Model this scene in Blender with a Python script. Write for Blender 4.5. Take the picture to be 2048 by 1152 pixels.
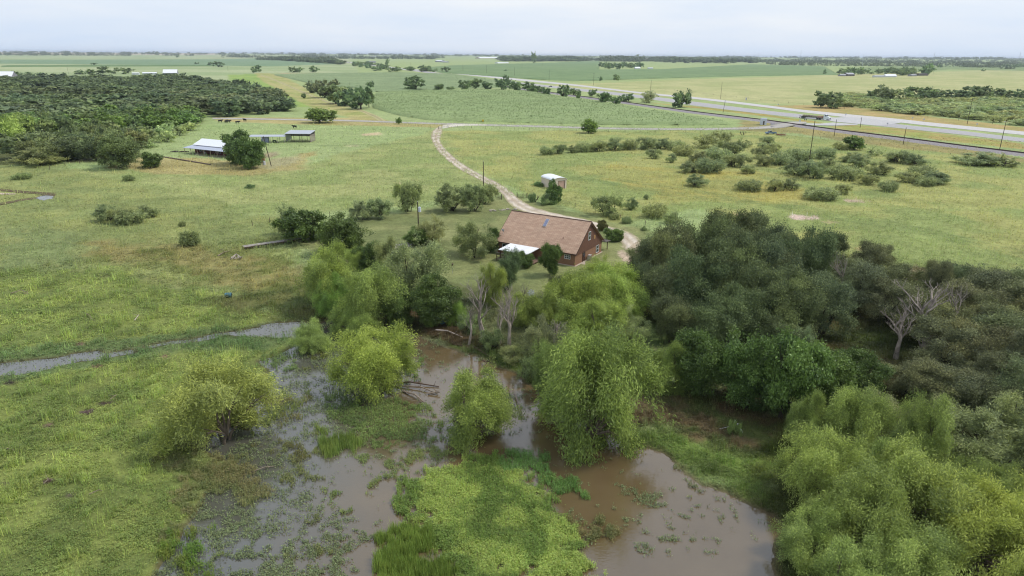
import bpy, math, random, time
T0=time.time()
import numpy as np
from mathutils import Matrix, Vector
for o in list(bpy.data.objects): bpy.data.objects.remove(o)
S=bpy.context.scene; COL=S.collection
# ------------------------------------------------------------------ camera
F=1366.; H=40.; CY=110.
PITCH=math.atan((576-CY)/F); ROLL=math.atan(14/2048)
cp,sp=math.cos(PITCH),math.sin(PITCH); cr,sr=math.cos(ROLL),math.sin(ROLL)
cam=bpy.data.objects.new('camera',bpy.data.cameras.new('camera')); COL.objects.link(cam)
cam.data.sensor_width=36; cam.data.lens=36*F/2048; cam.data.clip_start=1; cam.data.clip_end=60000
R_=Vector((cr,sr*sp,sr*cp)); U_=Vector((-sr,cr*sp,cr*cp)); B_=Vector((0,-cp,sp))
cam.matrix_world=Matrix(((R_.x,U_.x,B_.x,0),(R_.y,U_.y,B_.y,0),(R_.z,U_.z,B_.z,H),(0,0,0,1)))
S.camera=cam
S.render.resolution_x=1024; S.render.resolution_y=576
# ------------------------------------------------------------------ sky and sun
SUN_EL=math.radians(54); SUN_AZ=math.radians(84)     # azimuth clockwise from +Y (view direction)
w=bpy.data.worlds.new('World'); S.world=w; w.use_nodes=True
nt=w.node_tree; N=nt.nodes; Lk=nt.links; bg=N['Background']
sky=N.new('ShaderNodeTexSky'); sky.sky_type='NISHITA'; sky.sun_disc=False
sky.sun_elevation=SUN_EL; sky.sun_rotation=SUN_AZ; sky.air_density=1.2; sky.dust_density=2.5
tc=N.new('ShaderNodeTexCoord')
sc=N.new('ShaderNodeVectorMath'); sc.operation='MULTIPLY'; sc.inputs[1].default_value=(1,1,6)
Lk.new(tc.outputs['Generated'],sc.inputs[0])
nz=N.new('ShaderNodeTexNoise'); nz.inputs['Scale'].default_value=1.6; nz.inputs['Detail'].default_value=6; nz.inputs['Roughness'].default_value=.55
Lk.new(sc.outputs[0],nz.inputs['Vector'])
rp=N.new('ShaderNodeValToRGB'); rp.color_ramp.elements[0].position=.36; rp.color_ramp.elements[0].color=(5.8,7.0,8.8,1)
rp.color_ramp.elements[1].position=.66; rp.color_ramp.elements[1].color=(7.9,8.3,8.9,1)
Lk.new(nz.outputs['Fac'],rp.inputs['Fac'])
mx=N.new('ShaderNodeMix'); mx.data_type='RGBA'; mx.inputs[0].default_value=.88
Lk.new(sky.outputs[0],mx.inputs[6]); Lk.new(rp.outputs[0],mx.inputs[7]); Lk.new(mx.outputs[2],bg.inputs['Color'])
bg.inputs['Strength'].default_value=.1
sl=bpy.data.lights.new('sun','SUN'); sl.energy=2.2; sl.angle=math.radians(9); sl.color=(1,.955,.88)
so=bpy.data.objects.new('sun',sl); COL.objects.link(so)
sd=Vector((math.sin(SUN_AZ)*math.cos(SUN_EL),math.cos(SUN_AZ)*math.cos(SUN_EL),math.sin(SUN_EL)))
so.rotation_euler=sd.to_track_quat('Z','Y').to_euler(); so.location=(0,0,300)
S.view_settings.view_transform='Standard'; S.view_settings.look='None'; S.view_settings.exposure=.26; S.view_settings.gamma=1
S.render.engine='CYCLES'; S.cycles.max_bounces=6; S.cycles.diffuse_bounces=4; S.cycles.transparent_max_bounces=4
S.cycles.volume_bounces=0; S.cycles.use_denoising=True; S.cycles.denoising_input_passes='RGB_ALBEDO_NORMAL'; S.cycles.denoising_prefilter='ACCURATE'; S.cycles.pixel_filter_type='BLACKMAN_HARRIS'; S.cycles.filter_width=1.15
KL=1.12    # light on level ground: photo value = albedo * KL
HAZE=.000045
# ------------------------------------------------------------------ geometry of the view: a photo point to a ground point
def ray(px,py):
    x=px-1024.; y=576.-py
    xr=x*cr-y*sr; yr=x*sr+y*cr
    return (xr,F*cp+yr*sp,yr*cp-F*sp)
def G(px,py,z=0.):
    d=ray(px,py); t=(z-H)/d[2]; return Vector((d[0]*t,d[1]*t,z))
def GP(pts,z=0.): return np.array([G(*p,z)[:2] for p in pts])
def HT(bx,by,tx,ty):
    g=G(bx,by); d=ray(tx,ty); return H+d[2]*math.hypot(g.x,g.y)/math.hypot(d[0],d[1])
def MP(bx,by):      # metres per photo pixel there
    g=G(bx,by); return math.sqrt(g.x**2+g.y**2+H*H)/F
# ------------------------------------------------------------------ numpy noise and polygons
def _h(ix,iy,s):
    n=(ix.astype(np.int64)*374761393+iy.astype(np.int64)*668265263+s*982451653)&0xffffffff
    n=((n^(n>>13))*1274126177)&0xffffffff
    return ((n^(n>>16))&0xffff)/65535.
def vnoise(x,y,s=0):
    ix=np.floor(x);iy=np.floor(y);fx=x-ix;fy=y-iy;fx=fx*fx*(3-2*fx);fy=fy*fy*(3-2*fy)
    ix=ix.astype(np.int64);iy=iy.astype(np.int64)
    a=_h(ix,iy,s);b=_h(ix+1,iy,s);c=_h(ix,iy+1,s);d=_h(ix+1,iy+1,s)
    return (a*(1-fx)+b*fx)*(1-fy)+(c*(1-fx)+d*fx)*fy
def fbm(x,y,sc,s=0,o=4):
    t=0;a=1;n=0;x=x/sc;y=y/sc
    for i in range(o):
        t=t+a*vnoise(x,y,s+i*17);n+=a;a*=.55;x=x*2.03+11.3;y=y*2.03+5.7
    return t/n
def sdf(x,y,P,reach=30.):       # signed distance to polygon, negative inside
    out=np.full(x.shape,1e3)
    m=(x>P[:,0].min()-reach)&(x<P[:,0].max()+reach)&(y>P[:,1].min()-reach)&(y<P[:,1].max()+reach)
    if not m.any(): return out
    X=x[m];Y=y[m];D=np.full(X.shape,1e12);ins=np.zeros(X.shape,bool)
    for i in range(len(P)):
        ax,ay=P[i-1];bx,by=P[i];ex,ey=bx-ax,by-ay
        t=np.clip(((X-ax)*ex+(Y-ay)*ey)/(ex*ex+ey*ey+1e-9),0,1)
        D=np.minimum(D,(X-ax-t*ex)**2+(Y-ay-t*ey)**2)
        if abs(ey)>1e-9:
            c=((ay>Y)!=(by>Y))&(X<ex*(Y-ay)/ey+ax); ins^=c
    out[m]=np.where(ins,-1,1)*np.sqrt(D); return out
def sm(x,a,b):
    t=np.clip((x-a)/(b-a),0,1); return t*t*(3-2*t)
def L(c,k=1.):   # photo colour -> linear albedo
    c=np.array(c,float)/255; c=np.where(c<=.04045,c/12.92,((c+.055)/1.055)**2.4); return c*k/KL
# ------------------------------------------------------------------ materials
MATS={}
def newmat(name):
    m=bpy.data.materials.new(name); m.use_nodes=True; return m,m.node_tree.nodes,m.node_tree.links,m.node_tree.nodes['Principled BSDF']
def mat(name,rgb,rough=.8,metal=0.,var=.12,scale=3.,bump=0.,stretch=(1,1,1),spec=.3):
    if name in MATS: return MATS[name]
    m,N,Lk,b=newmat(name); rgb=tuple(float(v) for v in rgb)
    tc=N.new('ShaderNodeTexCoord'); mp=N.new('ShaderNodeMapping'); mp.inputs['Scale'].default_value=stretch
    Lk.new(tc.outputs['Object'],mp.inputs[0])
    n=N.new('ShaderNodeTexNoise'); n.inputs['Scale'].default_value=scale; n.inputs['Detail'].default_value=5
    Lk.new(mp.outputs[0],n.inputs['Vector'])
    r=N.new('ShaderNodeValToRGB'); r.color_ramp.elements[0].position=.3; r.color_ramp.elements[1].position=.7
    r.color_ramp.elements[0].color=(*[max(0,v*(1-var*1.6)) for v in rgb],1); r.color_ramp.elements[1].color=(*[min(1,v*(1+var)) for v in rgb],1)
    Lk.new(n.outputs['Fac'],r.inputs[0]); Lk.new(r.outputs[0],b.inputs['Base Color'])
    b.inputs['Roughness'].default_value=rough; b.inputs['Metallic'].default_value=metal; b.inputs['Specular IOR Level'].default_value=spec
    if bump:
        bp=N.new('ShaderNodeBump'); bp.inputs['Strength'].default_value=bump; bp.inputs['Distance'].default_value=.05
        Lk.new(n.outputs['Fac'],bp.inputs['Height']); Lk.new(bp.outputs[0],b.inputs['Normal'])
    MATS[name]=m; return m
def leafmat(name,rgb,trans=.3,spec=.15,rough=.55,hue=(1.15,1.05,.75)):
    m,N,Lk,b=newmat(name)
    a=N.new('ShaderNodeAttribute'); a.attribute_name='tone'
    oi=N.new('ShaderNodeObjectInfo')
    r=N.new('ShaderNodeValToRGB'); e=r.color_ramp.elements
    e[0].position=0; e[0].color=(*[v*.62 for v in rgb],1); e[1].position=1; e[1].color=(*[v*1.45*h for v,h in zip(rgb,hue)],1)
    Lk.new(a.outputs['Fac'],r.inputs[0])
    mu=N.new('ShaderNodeMix'); mu.data_type='RGBA'; mu.blend_type='MULTIPLY'; mu.inputs[0].default_value=1
    Lk.new(r.outputs[0],mu.inputs[6]); Lk.new(oi.outputs['Color'],mu.inputs[7])
    Lk.new(mu.outputs[2],b.inputs['Base Color']); b.inputs['Roughness'].default_value=rough; b.inputs['Specular IOR Level'].default_value=spec
    t=N.new('ShaderNodeBsdfTranslucent'); Lk.new(mu.outputs[2],t.inputs[0])
    ms=N.new('ShaderNodeMixShader'); ms.inputs[0].default_value=trans
    Lk.new(b.outputs[0],ms.inputs[1]); Lk.new(t.outputs[0],ms.inputs[2]); Lk.new(ms.outputs[0],N['Material Output'].inputs['Surface'])
    MATS[name]=m; return m
def colmat(name,rough=.9,detail=((.25,.16),(2.5,.22),(14,.18)),bump=.6,bscale=1.2,spec=.1,trans=0.):
    m,N,Lk,b=newmat(name)
    a=N.new('ShaderNodeAttribute'); a.attribute_name='col'
    tc=N.new('ShaderNodeTexCoord'); cur=a.outputs['Color']; last=None
    for i,(s,am) in enumerate(detail):
        n=N.new('ShaderNodeTexNoise'); n.inputs['Scale'].default_value=1./s if s>1 else 1/s; n.inputs['Detail'].default_value=4; n.inputs['Roughness'].default_value=.65
        Lk.new(tc.outputs['Object'],n.inputs['Vector'])
        mr=N.new('ShaderNodeMapRange'); mr.inputs[1].default_value=.3; mr.inputs[2].default_value=.7; mr.inputs[3].default_value=1-am*1.5; mr.inputs[4].default_value=1+am*1.2
        Lk.new(n.outputs['Fac'],mr.inputs[0])
        mu=N.new('ShaderNodeVectorMath'); mu.operation='SCALE'; Lk.new(cur,mu.inputs[0]); Lk.new(mr.outputs[0],mu.inputs['Scale']); cur=mu.outputs[0]
        if i==0: last=n
    Lk.new(cur,b.inputs['Base Color']); b.inputs['Roughness'].default_value=rough; b.inputs['Specular IOR Level'].default_value=spec
    if bump:
        bp=N.new('ShaderNodeBump'); bp.inputs['Strength'].default_value=bump; bp.inputs['Distance'].default_value=.25
        Lk.new(last.outputs['Fac'],bp.inputs['Height']); Lk.new(bp.outputs[0],b.inputs['Normal'])
    if trans:
        t=N.new('ShaderNodeBsdfTranslucent'); Lk.new(cur,t.inputs[0]); ms=N.new('ShaderNodeMixShader'); ms.inputs[0].default_value=trans
        Lk.new(b.outputs[0],ms.inputs[1]); Lk.new(t.outputs[0],ms.inputs[2]); Lk.new(ms.outputs[0],N['Material Output'].inputs['Surface'])
    MATS[name]=m; return m
# ------------------------------------------------------------------ object helpers
def meshnp(name,V,Fc,m,col=None,tone=None,smooth=False):
    me=bpy.data.meshes.new(name); V=np.asarray(V,np.float32); Fc=np.asarray(Fc,np.int32); k=Fc.shape[1]
    me.vertices.add(len(V)); me.vertices.foreach_set('co',V.ravel())
    me.loops.add(Fc.size); me.loops.foreach_set('vertex_index',Fc.ravel())
    me.polygons.add(len(Fc)); me.polygons.foreach_set('loop_start',np.arange(0,Fc.size,k,dtype=np.int32))
    me.update(calc_edges=True)
    if col is not None:
        a=me.attributes.new('col','FLOAT_COLOR','POINT'); c=np.ones((len(V),4),np.float32); c[:,:3]=col; a.data.foreach_set('color',c.ravel())
    if tone is not None:
        a=me.attributes.new('tone','FLOAT','POINT'); a.data.foreach_set('value',np.asarray(tone,np.float32))
    if smooth: me.polygons.foreach_set('use_smooth',np.ones(len(Fc),bool))
    me.materials.append(m); return me
def link(name,data,parent=None,loc=(0,0,0),rz=0,scale=(1,1,1)):
    o=bpy.data.objects.new(name,data); COL.objects.link(o)
    if parent: o.parent=parent
    o.location=loc; o.rotation_euler=(0,0,rz); o.scale=scale; return o
def tag(o,label=None,cat=None,group=None,kind=None):
    if label:o['label']=label
    if cat:o['category']=cat
    if group:o['group']=group
    if kind:o['kind']=kind
    return o
def thing(name,label,cat,loc,rz=0,group=None): return tag(link(name,None,None,loc,rz),label,cat,group)
class MB:
    def __init__(s): s.v=[];s.f=[]
    def quad(s,*p):
        n=len(s.v); s.v+=[tuple(q) for q in p]; s.f.append(tuple(range(n,n+len(p)))); return s
    def hexa(s,p):
        n=len(s.v); s.v+=[tuple(q) for q in p]
        for f in ((0,3,2,1),(4,5,6,7),(0,1,5,4),(1,2,6,5),(2,3,7,6),(3,0,4,7)): s.f.append(tuple(n+i for i in f))
        return s
    def box(s,x0,x1,y0,y1,z0,z1): return s.hexa([(x0,y0,z0),(x1,y0,z0),(x1,y1,z0),(x0,y1,z0),(x0,y0,z1),(x1,y0,z1),(x1,y1,z1),(x0,y1,z1)])
    def prism(s,poly,y0,y1):     # polygon in xz extruded along y
        n=len(s.v);k=len(poly); s.v+=[(x,y0,z) for x,z in poly]+[(x,y1,z) for x,z in poly]
        s.f.append(tuple(range(n,n+k))); s.f.append(tuple(range(n+2*k-1,n+k-1,-1)))
        for i in range(k): j=(i+1)%k; s.f.append((n+j,n+i,n+k+i,n+k+j))
        return s
    def xprism(s,poly,x0,x1):    # polygon in yz extruded along x
        n=len(s.v);k=len(poly); s.v+=[(x0,y,z) for y,z in poly]+[(x1,y,z) for y,z in poly]
        s.f.append(tuple(range(n+k-1,n-1,-1))); s.f.append(tuple(range(n+k,n+2*k)))
        for i in range(k): j=(i+1)%k; s.f.append((n+i,n+j,n+k+j,n+k+i))
        return s
    def tube(s,pts,r,k=6,r1=None,cap=True):
        pts=[Vector(p) for p in pts]; n0=len(s.v); m=len(pts)
        for i,p in enumerate(pts):
            d=(pts[min(i+1,m-1)]-pts[max(i-1,0)]).normalized(); a=d.orthogonal().normalized() if i==0 else (a-d*a.dot(d)).normalized(); b=d.cross(a)
            rr=r if r1 is None else r+(r1-r)*i/(m-1)
            for j in range(k):
                t=2*math.pi*j/k; s.v.append(tuple(p+(a*math.cos(t)+b*math.sin(t))*rr))
        for i in range(m-1):
            for j in range(k):
                a0=n0+i*k+j;b0=n0+i*k+(j+1)%k; s.f.append((a0,b0,b0+k,a0+k))
        if cap: s.f.append(tuple(n0+k-1-j for j in range(k))); s.f.append(tuple(n0+(m-1)*k+j for j in range(k)))
        return s
    def build(s,name,m,parent=None,loc=(0,0,0),rz=0,smooth=False):
        me=bpy.data.meshes.new(name); me.from_pydata(s.v,[],s.f); me.materials.append(m)
        if smooth: me.polygons.foreach_set('use_smooth',np.ones(len(me.polygons),bool))
        me.update(); return link(name,me,parent,loc,rz)
rnd=random.Random(5)
# ------------------------------------------------------------------ water outline and level
WL=-.12
POND=GP([(590,643),(640,648),(668,640),(740,640),(760,662),(815,668),(860,682),(905,700),(950,712),(985,735),(1020,745),(1060,775),(1080,800),(1090,850),(1150,845),(1215,850),(1240,880),(1290,893),(1340,915),(1372,945),(1400,972),(1450,985),(1500,1012),(1560,1050),(1548,1095),(1560,1152),(1560,1300),(330,1300),(318,1152),(340,1110),(400,1020),(430,985),(480,960),(500,930),(440,910),(375,885),(450,855),(500,868),(520,850),(520,820),(500,790),(540,765),(540,745),(520,720),(560,705),(590,690),(585,670),(520,660),(520,650)])
CREEK=GP([(-60,740),(0,728),(60,722),(110,715),(150,706),(190,701),(212,706),(262,699),(262,705),(212,712),(150,722),(110,731),(60,742),(0,752),(-60,765)])
CREEK2=GP([(290,692),(340,682),(400,675),(440,664),(480,658),(530,652),(590,643),(600,668),(560,676),(520,672),(450,670),(400,680),(340,687),(290,694)])
POOL=GP([(70,395),(90,389),(108,391),(105,396),(85,400)])
# matted vegetation standing in the water: polygon, cover, height, colour a, colour b, kind
ISL=[([(650,782),(690,768),(750,790),(840,800),(875,850),(880,880),(840,905),(760,892),(700,885),(655,840)],.8,.25,(120,142,86),(98,120,72)),
([(640,860),(700,855),(715,885),(700,910),(650,915),(630,905)],.85,.6,(112,130,72),(98,118,64)),
([(775,955),(830,925),(900,905),(980,900),(1050,925),(1075,950),(1110,985),(1150,1010),(1190,1060),(1200,1110),(1170,1180),(860,1180),(840,1060),(790,1000)],.86,.4,(154,176,98),(112,138,72)),
([(1000,905),(1060,900),(1108,920),(1105,948),(1060,952),(1010,945)],.95,.4,(112,148,84),(94,128,70)),
([(1108,962),(1150,958),(1190,975),(1182,998),(1120,996)],.95,.4,(112,148,84),(94,128,70)),
([(765,1090),(800,1075),(860,1080),(900,1180),(745,1180)],.95,.6,(116,136,72),(102,122,62)),
([(330,905),(450,900),(520,925),(535,975),(500,1010),(440,1000),(400,1030),(340,1060)],.75,.35,(118,128,86),(128,128,92)),
([(400,1080),(460,1095),(470,1130),(450,1200),(310,1200),(330,1120)],.7,.5,(95,125,58),(110,125,60)),
([(720,930),(800,890),(900,880),(900,930),(800,960),(740,1010),(715,990)],.5,.25,(125,140,85),(110,125,75)),
([(620,980),(680,985),(700,1010),(650,1025)],.6,.2,(125,140,88),(105,125,75)),
([(480,790),(560,770),(625,785),(600,830),(560,850),(560,870),(490,860)],.6,.3,(112,128,72),(120,120,76)),
([(1090,1000),(1190,1015),(1215,1060),(1200,1100),(1140,1050)],.65,.35,(128,126,86),(108,114,76)),
([(600,700),(670,690),(690,740),(640,750),(600,745)],.45,.2,(110,120,60),(90,100,50)),
([(800,690),(830,700),(840,740),(830,790),(800,790)],.7,.25,(105,135,75),(90,115,60)),
([(1330,935),(1390,960),(1460,1000),(1420,1010),(1370,975)],.4,.2,(120,130,90),(90,105,70))]
ISL+=[([(500,705),(560,690),(600,715),(590,745),(545,770),(505,740)],.6,.25,(118,142,84),(104,128,76)),([(560,850),(640,870),(640,960),(560,960),(520,900)],.5,.25,(118,128,84),(108,110,70)),([(700,910),(800,905),(830,950),(760,960),(700,950)],.5,.2,(122,140,88),(112,130,80)),([(560,1010),(640,1010),(640,1150),(590,1150)],.45,.2,(118,128,84),(108,118,80))]
ISLW=[GP(i[0]) for i in ISL]
def wetness(x,y):
    wob=(fbm(x,y,7,3)-.5)*3.2+(fbm(x,y,1.6,8)-.5)*1.2
    d=np.minimum(sdf(x,y,POND),np.minimum(sdf(x,y,CREEK)*1.0,sdf(x,y,CREEK2)*1.0))
    d=d+wob*np.where(d>900,0,.8); d=np.minimum(d,sdf(x,y,POOL)*1.5)
    return d
def ground_z(x,y,d=None):
    if d is None: d=wetness(x,y)
    z=-.55+.58*sm(d,-1.4,.7)+.12*sm(d,.5,6)
    dd=np.hypot(x,y); near=dd<130
    if near.any():
        n3=np.zeros(x.shape); n9=np.zeros(x.shape); n3[near]=(fbm(x[near],y[near],3,5)-.5)*7; n9[near]=.75+.45*fbm(x[near],y[near],1.2,9)
    for P,(p,c,h,a,b) in zip(ISLW,ISL):
        if not near.any(): break
        s=sdf(x,y,P,6)+n3; z=np.maximum(z,np.where(s<1.,-.5+.44*c*(1-sm(s,-3,1))*n9,-9))
    z=z+(fbm(x,y,9,4)-.5)*.25*sm(d,1,6)*(dd<400)
    if near.any(): z[near]+=.3*(fbm(x[near],y[near],1.4,19,3)-.5)*sm(d[near],1,2.5)*(x[near]<-8)
    far=dd>6000
    if far.any(): z[far]+=30*sm(dd[far],6500,12500)*(.55+.7*fbm(x[far],y[far],5200,14,2))
    return z
# ------------------------------------------------------------------ land cover: polygon, colour a, colour b, patch size m, edge m
Z=[([(-3000,103.6),(700,109),(720,150),(400,165),(-3000,165)],(164,178,138),(146,166,122),180,6),
([(-600,106),(440,109),(430,112.5),(-600,109.5)],(188,180,162),(176,176,150),300,6),
([(430,112),(700,115),(690,130),(420,128)],(150,168,125),(168,176,138),200,4),
([(560,146),(760,150),(760,160),(560,152)],(176,168,136),(160,160,120),120,4),
([(455,150),(520,148),(640,205),(620,214),(520,215),(480,190)],(146,172,96),(130,160,88),30,3),
([(510,146),(560,148),(660,205),(770,240),(740,246),(620,215),(520,160)],(172,170,118),(150,160,98),15,2),
([(1090,170),(1400,158),(2048,138),(3000,128),(3000,330),(1660,215),(1300,192)],(176,180,132),(160,170,118),40,4),
([(1500,212),(1660,210),(2048,255),(2300,280),(2048,270),(1536,217)],(176,160,112),(160,155,100),12,2),
([(1300,206),(1540,234),(1620,246),(1660,248),(1536,230),(1399,214)],(170,155,92),(150,150,85),10,2),
([(1650,254),(2048,300),(2048,288),(1800,258),(1700,250)],(150,160,90),(165,155,100),12,2),
([(1480,240),(1600,252),(1720,262),(2048,318),(2300,350),(2300,380),(1800,305),(1600,268),(1480,262)],(158,152,102),(140,140,95),12,3),
([(600,236),(740,236),(800,246),(900,250),(900,256),(600,250),(440,243),(420,234)],(176,168,120),(160,158,105),14,3),
([(860,262),(1500,262),(2048,325),(2500,380),(2500,620),(1700,560),(1400,420),(1240,450),(1130,410),(1050,390),(900,320)],(160,166,106),(140,156,98),14,3),
([(1150,330),(1500,345),(1640,400),(1500,410),(1330,400),(1180,350)],(168,165,98),(152,158,98),10,6),
([(0,340),(560,345),(870,260),(1000,390),(860,410),(600,432),(0,420)],(156,166,112),(140,156,100),16,5),
([(250,315),(420,318),(520,330),(640,300),(600,340),(500,352),(300,350),(220,335)],(170,165,116),(160,155,105),8,3),
([(-500,330),(100,330),(560,440),(600,600),(460,600),(-500,580)],(144,154,98),(130,144,92),9,6),
([(150,480),(480,500),(600,520),(620,620),(520,600),(300,540),(160,520)],(142,140,92),(118,128,74),6,5),
([(0,450),(160,470),(200,560),(0,580)],(126,142,94),(140,150,98),7,4),
([(-500,560),(200,540),(470,595),(600,640),(600,720),(565,800),(480,960),(300,1300),(-500,1300)],(146,164,90),(122,142,78),4,4),
([(-200,720),(250,680),(590,640),(600,690),(260,720),(0,770),(-200,800)],(116,140,88),(102,130,80),4,2),
([(430,600),(640,560),(650,640),(580,640),(500,630)],(112,118,72),(90,105,58),5,4),
([(600,470),(700,438),(880,415),(1000,392),(1060,400),(1200,438),(1290,462),(1310,600),(1320,720),(1200,700),(1050,640),(850,570),(640,530)],(134,142,96),(116,128,84),9,3),
([(630,620),(760,610),(900,630),(1060,680),(1090,760),(1050,760),(960,712),(850,680),(640,650)],(92,80,58),(70,72,44),4,2),  # bare soil under the bank row, tree shade included in its brown
([(840,555),(960,575),(1110,590),(1320,700),(1260,780),(1060,710),(900,650)],(98,106,70),(84,94,60),4,3),
([(960,700),(1060,700),(1100,800),(1060,800),(990,745),(900,690)],(92,110,58),(80,98,50),4,1.5),
([(1230,770),(1500,780),(1600,860),(1560,960),(1450,930),(1300,860),(1240,860)],(108,98,72),(92,104,60),2.5,3),
([(1230,870),(1320,860),(1420,900),(1560,930),(1580,1050),(1500,1010),(1400,955),(1300,900)],(112,136,70),(98,118,62),4,2),
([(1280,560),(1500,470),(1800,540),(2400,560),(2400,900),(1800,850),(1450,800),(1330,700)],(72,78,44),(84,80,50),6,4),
([(1260,640),(1330,650),(1370,700),(1290,700)],(100,120,72),(90,110,66),6,3),
([(1640,660),(1800,650),(1860,700),(1700,720)],(70,84,40),(60,70,36),5,3),
([(1830,900),(1900,890),(2048,960),(2200,1000),(2048,1060),(1900,980)],(92,122,66),(78,80,48),4,2),
([(1500,1000),(1560,860),(1700,800),(2600,900),(2600,1400),(1560,1400)],(90,104,50),(74,84,44),5,4),
([(0,225),(420,225),(560,225),(570,180),(400,155),(0,150),(-900,150),(-900,300),(0,330),(280,325),(290,285)],(92,100,62),(78,88,52),14,4),
([(1470,432),(1480,428),(1500,432),(1490,436)],(200,180,150),(190,170,140),4,1)]
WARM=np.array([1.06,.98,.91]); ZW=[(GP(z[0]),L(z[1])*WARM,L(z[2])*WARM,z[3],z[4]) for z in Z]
SPOTS=[(1605,437,34,6,(212,188,172)),(1590,433,8,3,(212,188,172)),(1708,403,24,4,(190,170,145)),(745,269,22,4,(200,180,145)),(705,292,16,2.4,(180,178,135)),(1660,446,18,3,(175,165,120)),(797,368,8,2.5,(195,175,140)),
(195,735,14,4,(120,100,80)),(330,714,9,5,(150,115,100)),(210,811,18,5,(90,78,66)),(172,826,12,6,(115,95,90)),(98,852,8,5,(140,120,100)),(98,966,14,5,(125,105,90)),(12,970,10,5,(100,90,75)),(160,690,8,4,(140,120,100)),(20,769,14,5,(85,80,66)),(140,995,10,7,(110,105,85)),(1450,470,9,3,(190,165,135)),
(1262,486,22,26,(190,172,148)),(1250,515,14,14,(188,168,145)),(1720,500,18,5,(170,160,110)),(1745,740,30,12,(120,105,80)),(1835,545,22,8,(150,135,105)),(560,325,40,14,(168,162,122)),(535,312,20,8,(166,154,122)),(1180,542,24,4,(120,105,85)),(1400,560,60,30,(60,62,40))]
CMUD=L((98,82,66))
def cover(x,y,d=None):
    if d is None: d=wetness(x,y)
    n1=fbm(x,y,40,21); c=L((166,176,122))*(1-n1)[:,None]+L((146,164,104))*n1[:,None]
    rr=np.hypot(x,y)
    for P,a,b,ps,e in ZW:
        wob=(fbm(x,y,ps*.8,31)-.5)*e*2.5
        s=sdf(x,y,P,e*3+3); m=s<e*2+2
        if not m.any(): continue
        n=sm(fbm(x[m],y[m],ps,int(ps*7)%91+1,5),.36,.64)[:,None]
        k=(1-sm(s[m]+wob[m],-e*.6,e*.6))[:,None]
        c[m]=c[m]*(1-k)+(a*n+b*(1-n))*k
    for px,py,wx,wy,cl in SPOTS:
        p=G(px,py); mpx=MP(px,py); ax=wx*mpx; ay=abs(G(px,py-wy).y-p.y)
        q=np.hypot((x-p.x)/ax,(y-p.y)/ay); k=(1-sm(q+(fbm(x,y,max(1.,ax*.4),7)-.5)*1.1,.55,1.0))[:,None]; c=c*(1-k)+L(cl)*k
    k=(sm(-d,-.9,.1))[:,None]*.85; c=c*(1-k)+CMUD*k
    md=(rr>60)&(rr<900); c[md]*=(1+.2*(fbm(x[md]/5,y[md],2.2,77,3)-.5)+.2*(fbm(x[md],y[md],6.5,78,4)-.5))[:,None]
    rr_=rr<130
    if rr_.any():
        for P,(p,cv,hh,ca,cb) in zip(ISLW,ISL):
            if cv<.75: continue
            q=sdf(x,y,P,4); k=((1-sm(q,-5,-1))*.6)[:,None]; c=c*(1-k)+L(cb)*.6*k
    return c
TR=[[(1130,355),(1250,372),(1400,395),(1600,415),(1800,450),(2060,510)],[(1180,352),(1400,385),(1640,430),(1860,470),(2060,520)],[(640,292),(760,290),(860,286)],[(1110,345),(1240,372),(1330,390)]]
# ------------------------------------------------------------------ ground sheet
def ground():
    r=[10.]
    while r[-1]<38000: r.append(r[-1]+(max(.3,r[-1]*.0042) if r[-1]<150 else r[-1]*(.007 if r[-1]<700 else .02)))
    r=np.array(r); az=np.radians(np.linspace(-62,62,620))
    Rg,A=np.meshgrid(r,az,indexing='ij'); x=(Rg*np.sin(A)).ravel(); y=(Rg*np.cos(A)-8).ravel()
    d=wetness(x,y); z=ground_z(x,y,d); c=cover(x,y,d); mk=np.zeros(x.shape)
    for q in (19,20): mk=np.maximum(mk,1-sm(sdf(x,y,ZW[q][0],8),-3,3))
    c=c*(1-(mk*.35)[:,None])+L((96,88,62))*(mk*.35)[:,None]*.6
    for tr in TR:
        P=GP(tr)
        D=np.full(x.shape,1e9)
        for i in range(len(P)-1):
            ax,ay=P[i];bx,by=P[i+1];ex,ey=bx-ax,by-ay; t=np.clip(((x-ax)*ex+(y-ay)*ey)/(ex*ex+ey*ey),0,1)
            D=np.minimum(D,np.hypot(x-ax-t*ex,y-ay-t*ey))
        k=(1-sm(np.abs(D-1.2)+(fbm(x,y,4,66)-.5)*1.5,.2,1.3))[:,None]*.5; c=c*(1-k)+L((112,128,78))*k
    nr,na=len(r),len(az); i=np.arange(nr*na).reshape(nr,na)
    Fc=np.stack([i[:-1,:-1],i[:-1,1:],i[1:,1:],i[1:,:-1]],-1).reshape(-1,4)[:,::-1]
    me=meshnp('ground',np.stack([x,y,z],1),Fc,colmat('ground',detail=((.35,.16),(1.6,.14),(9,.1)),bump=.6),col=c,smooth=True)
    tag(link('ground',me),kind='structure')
ground()
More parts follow.
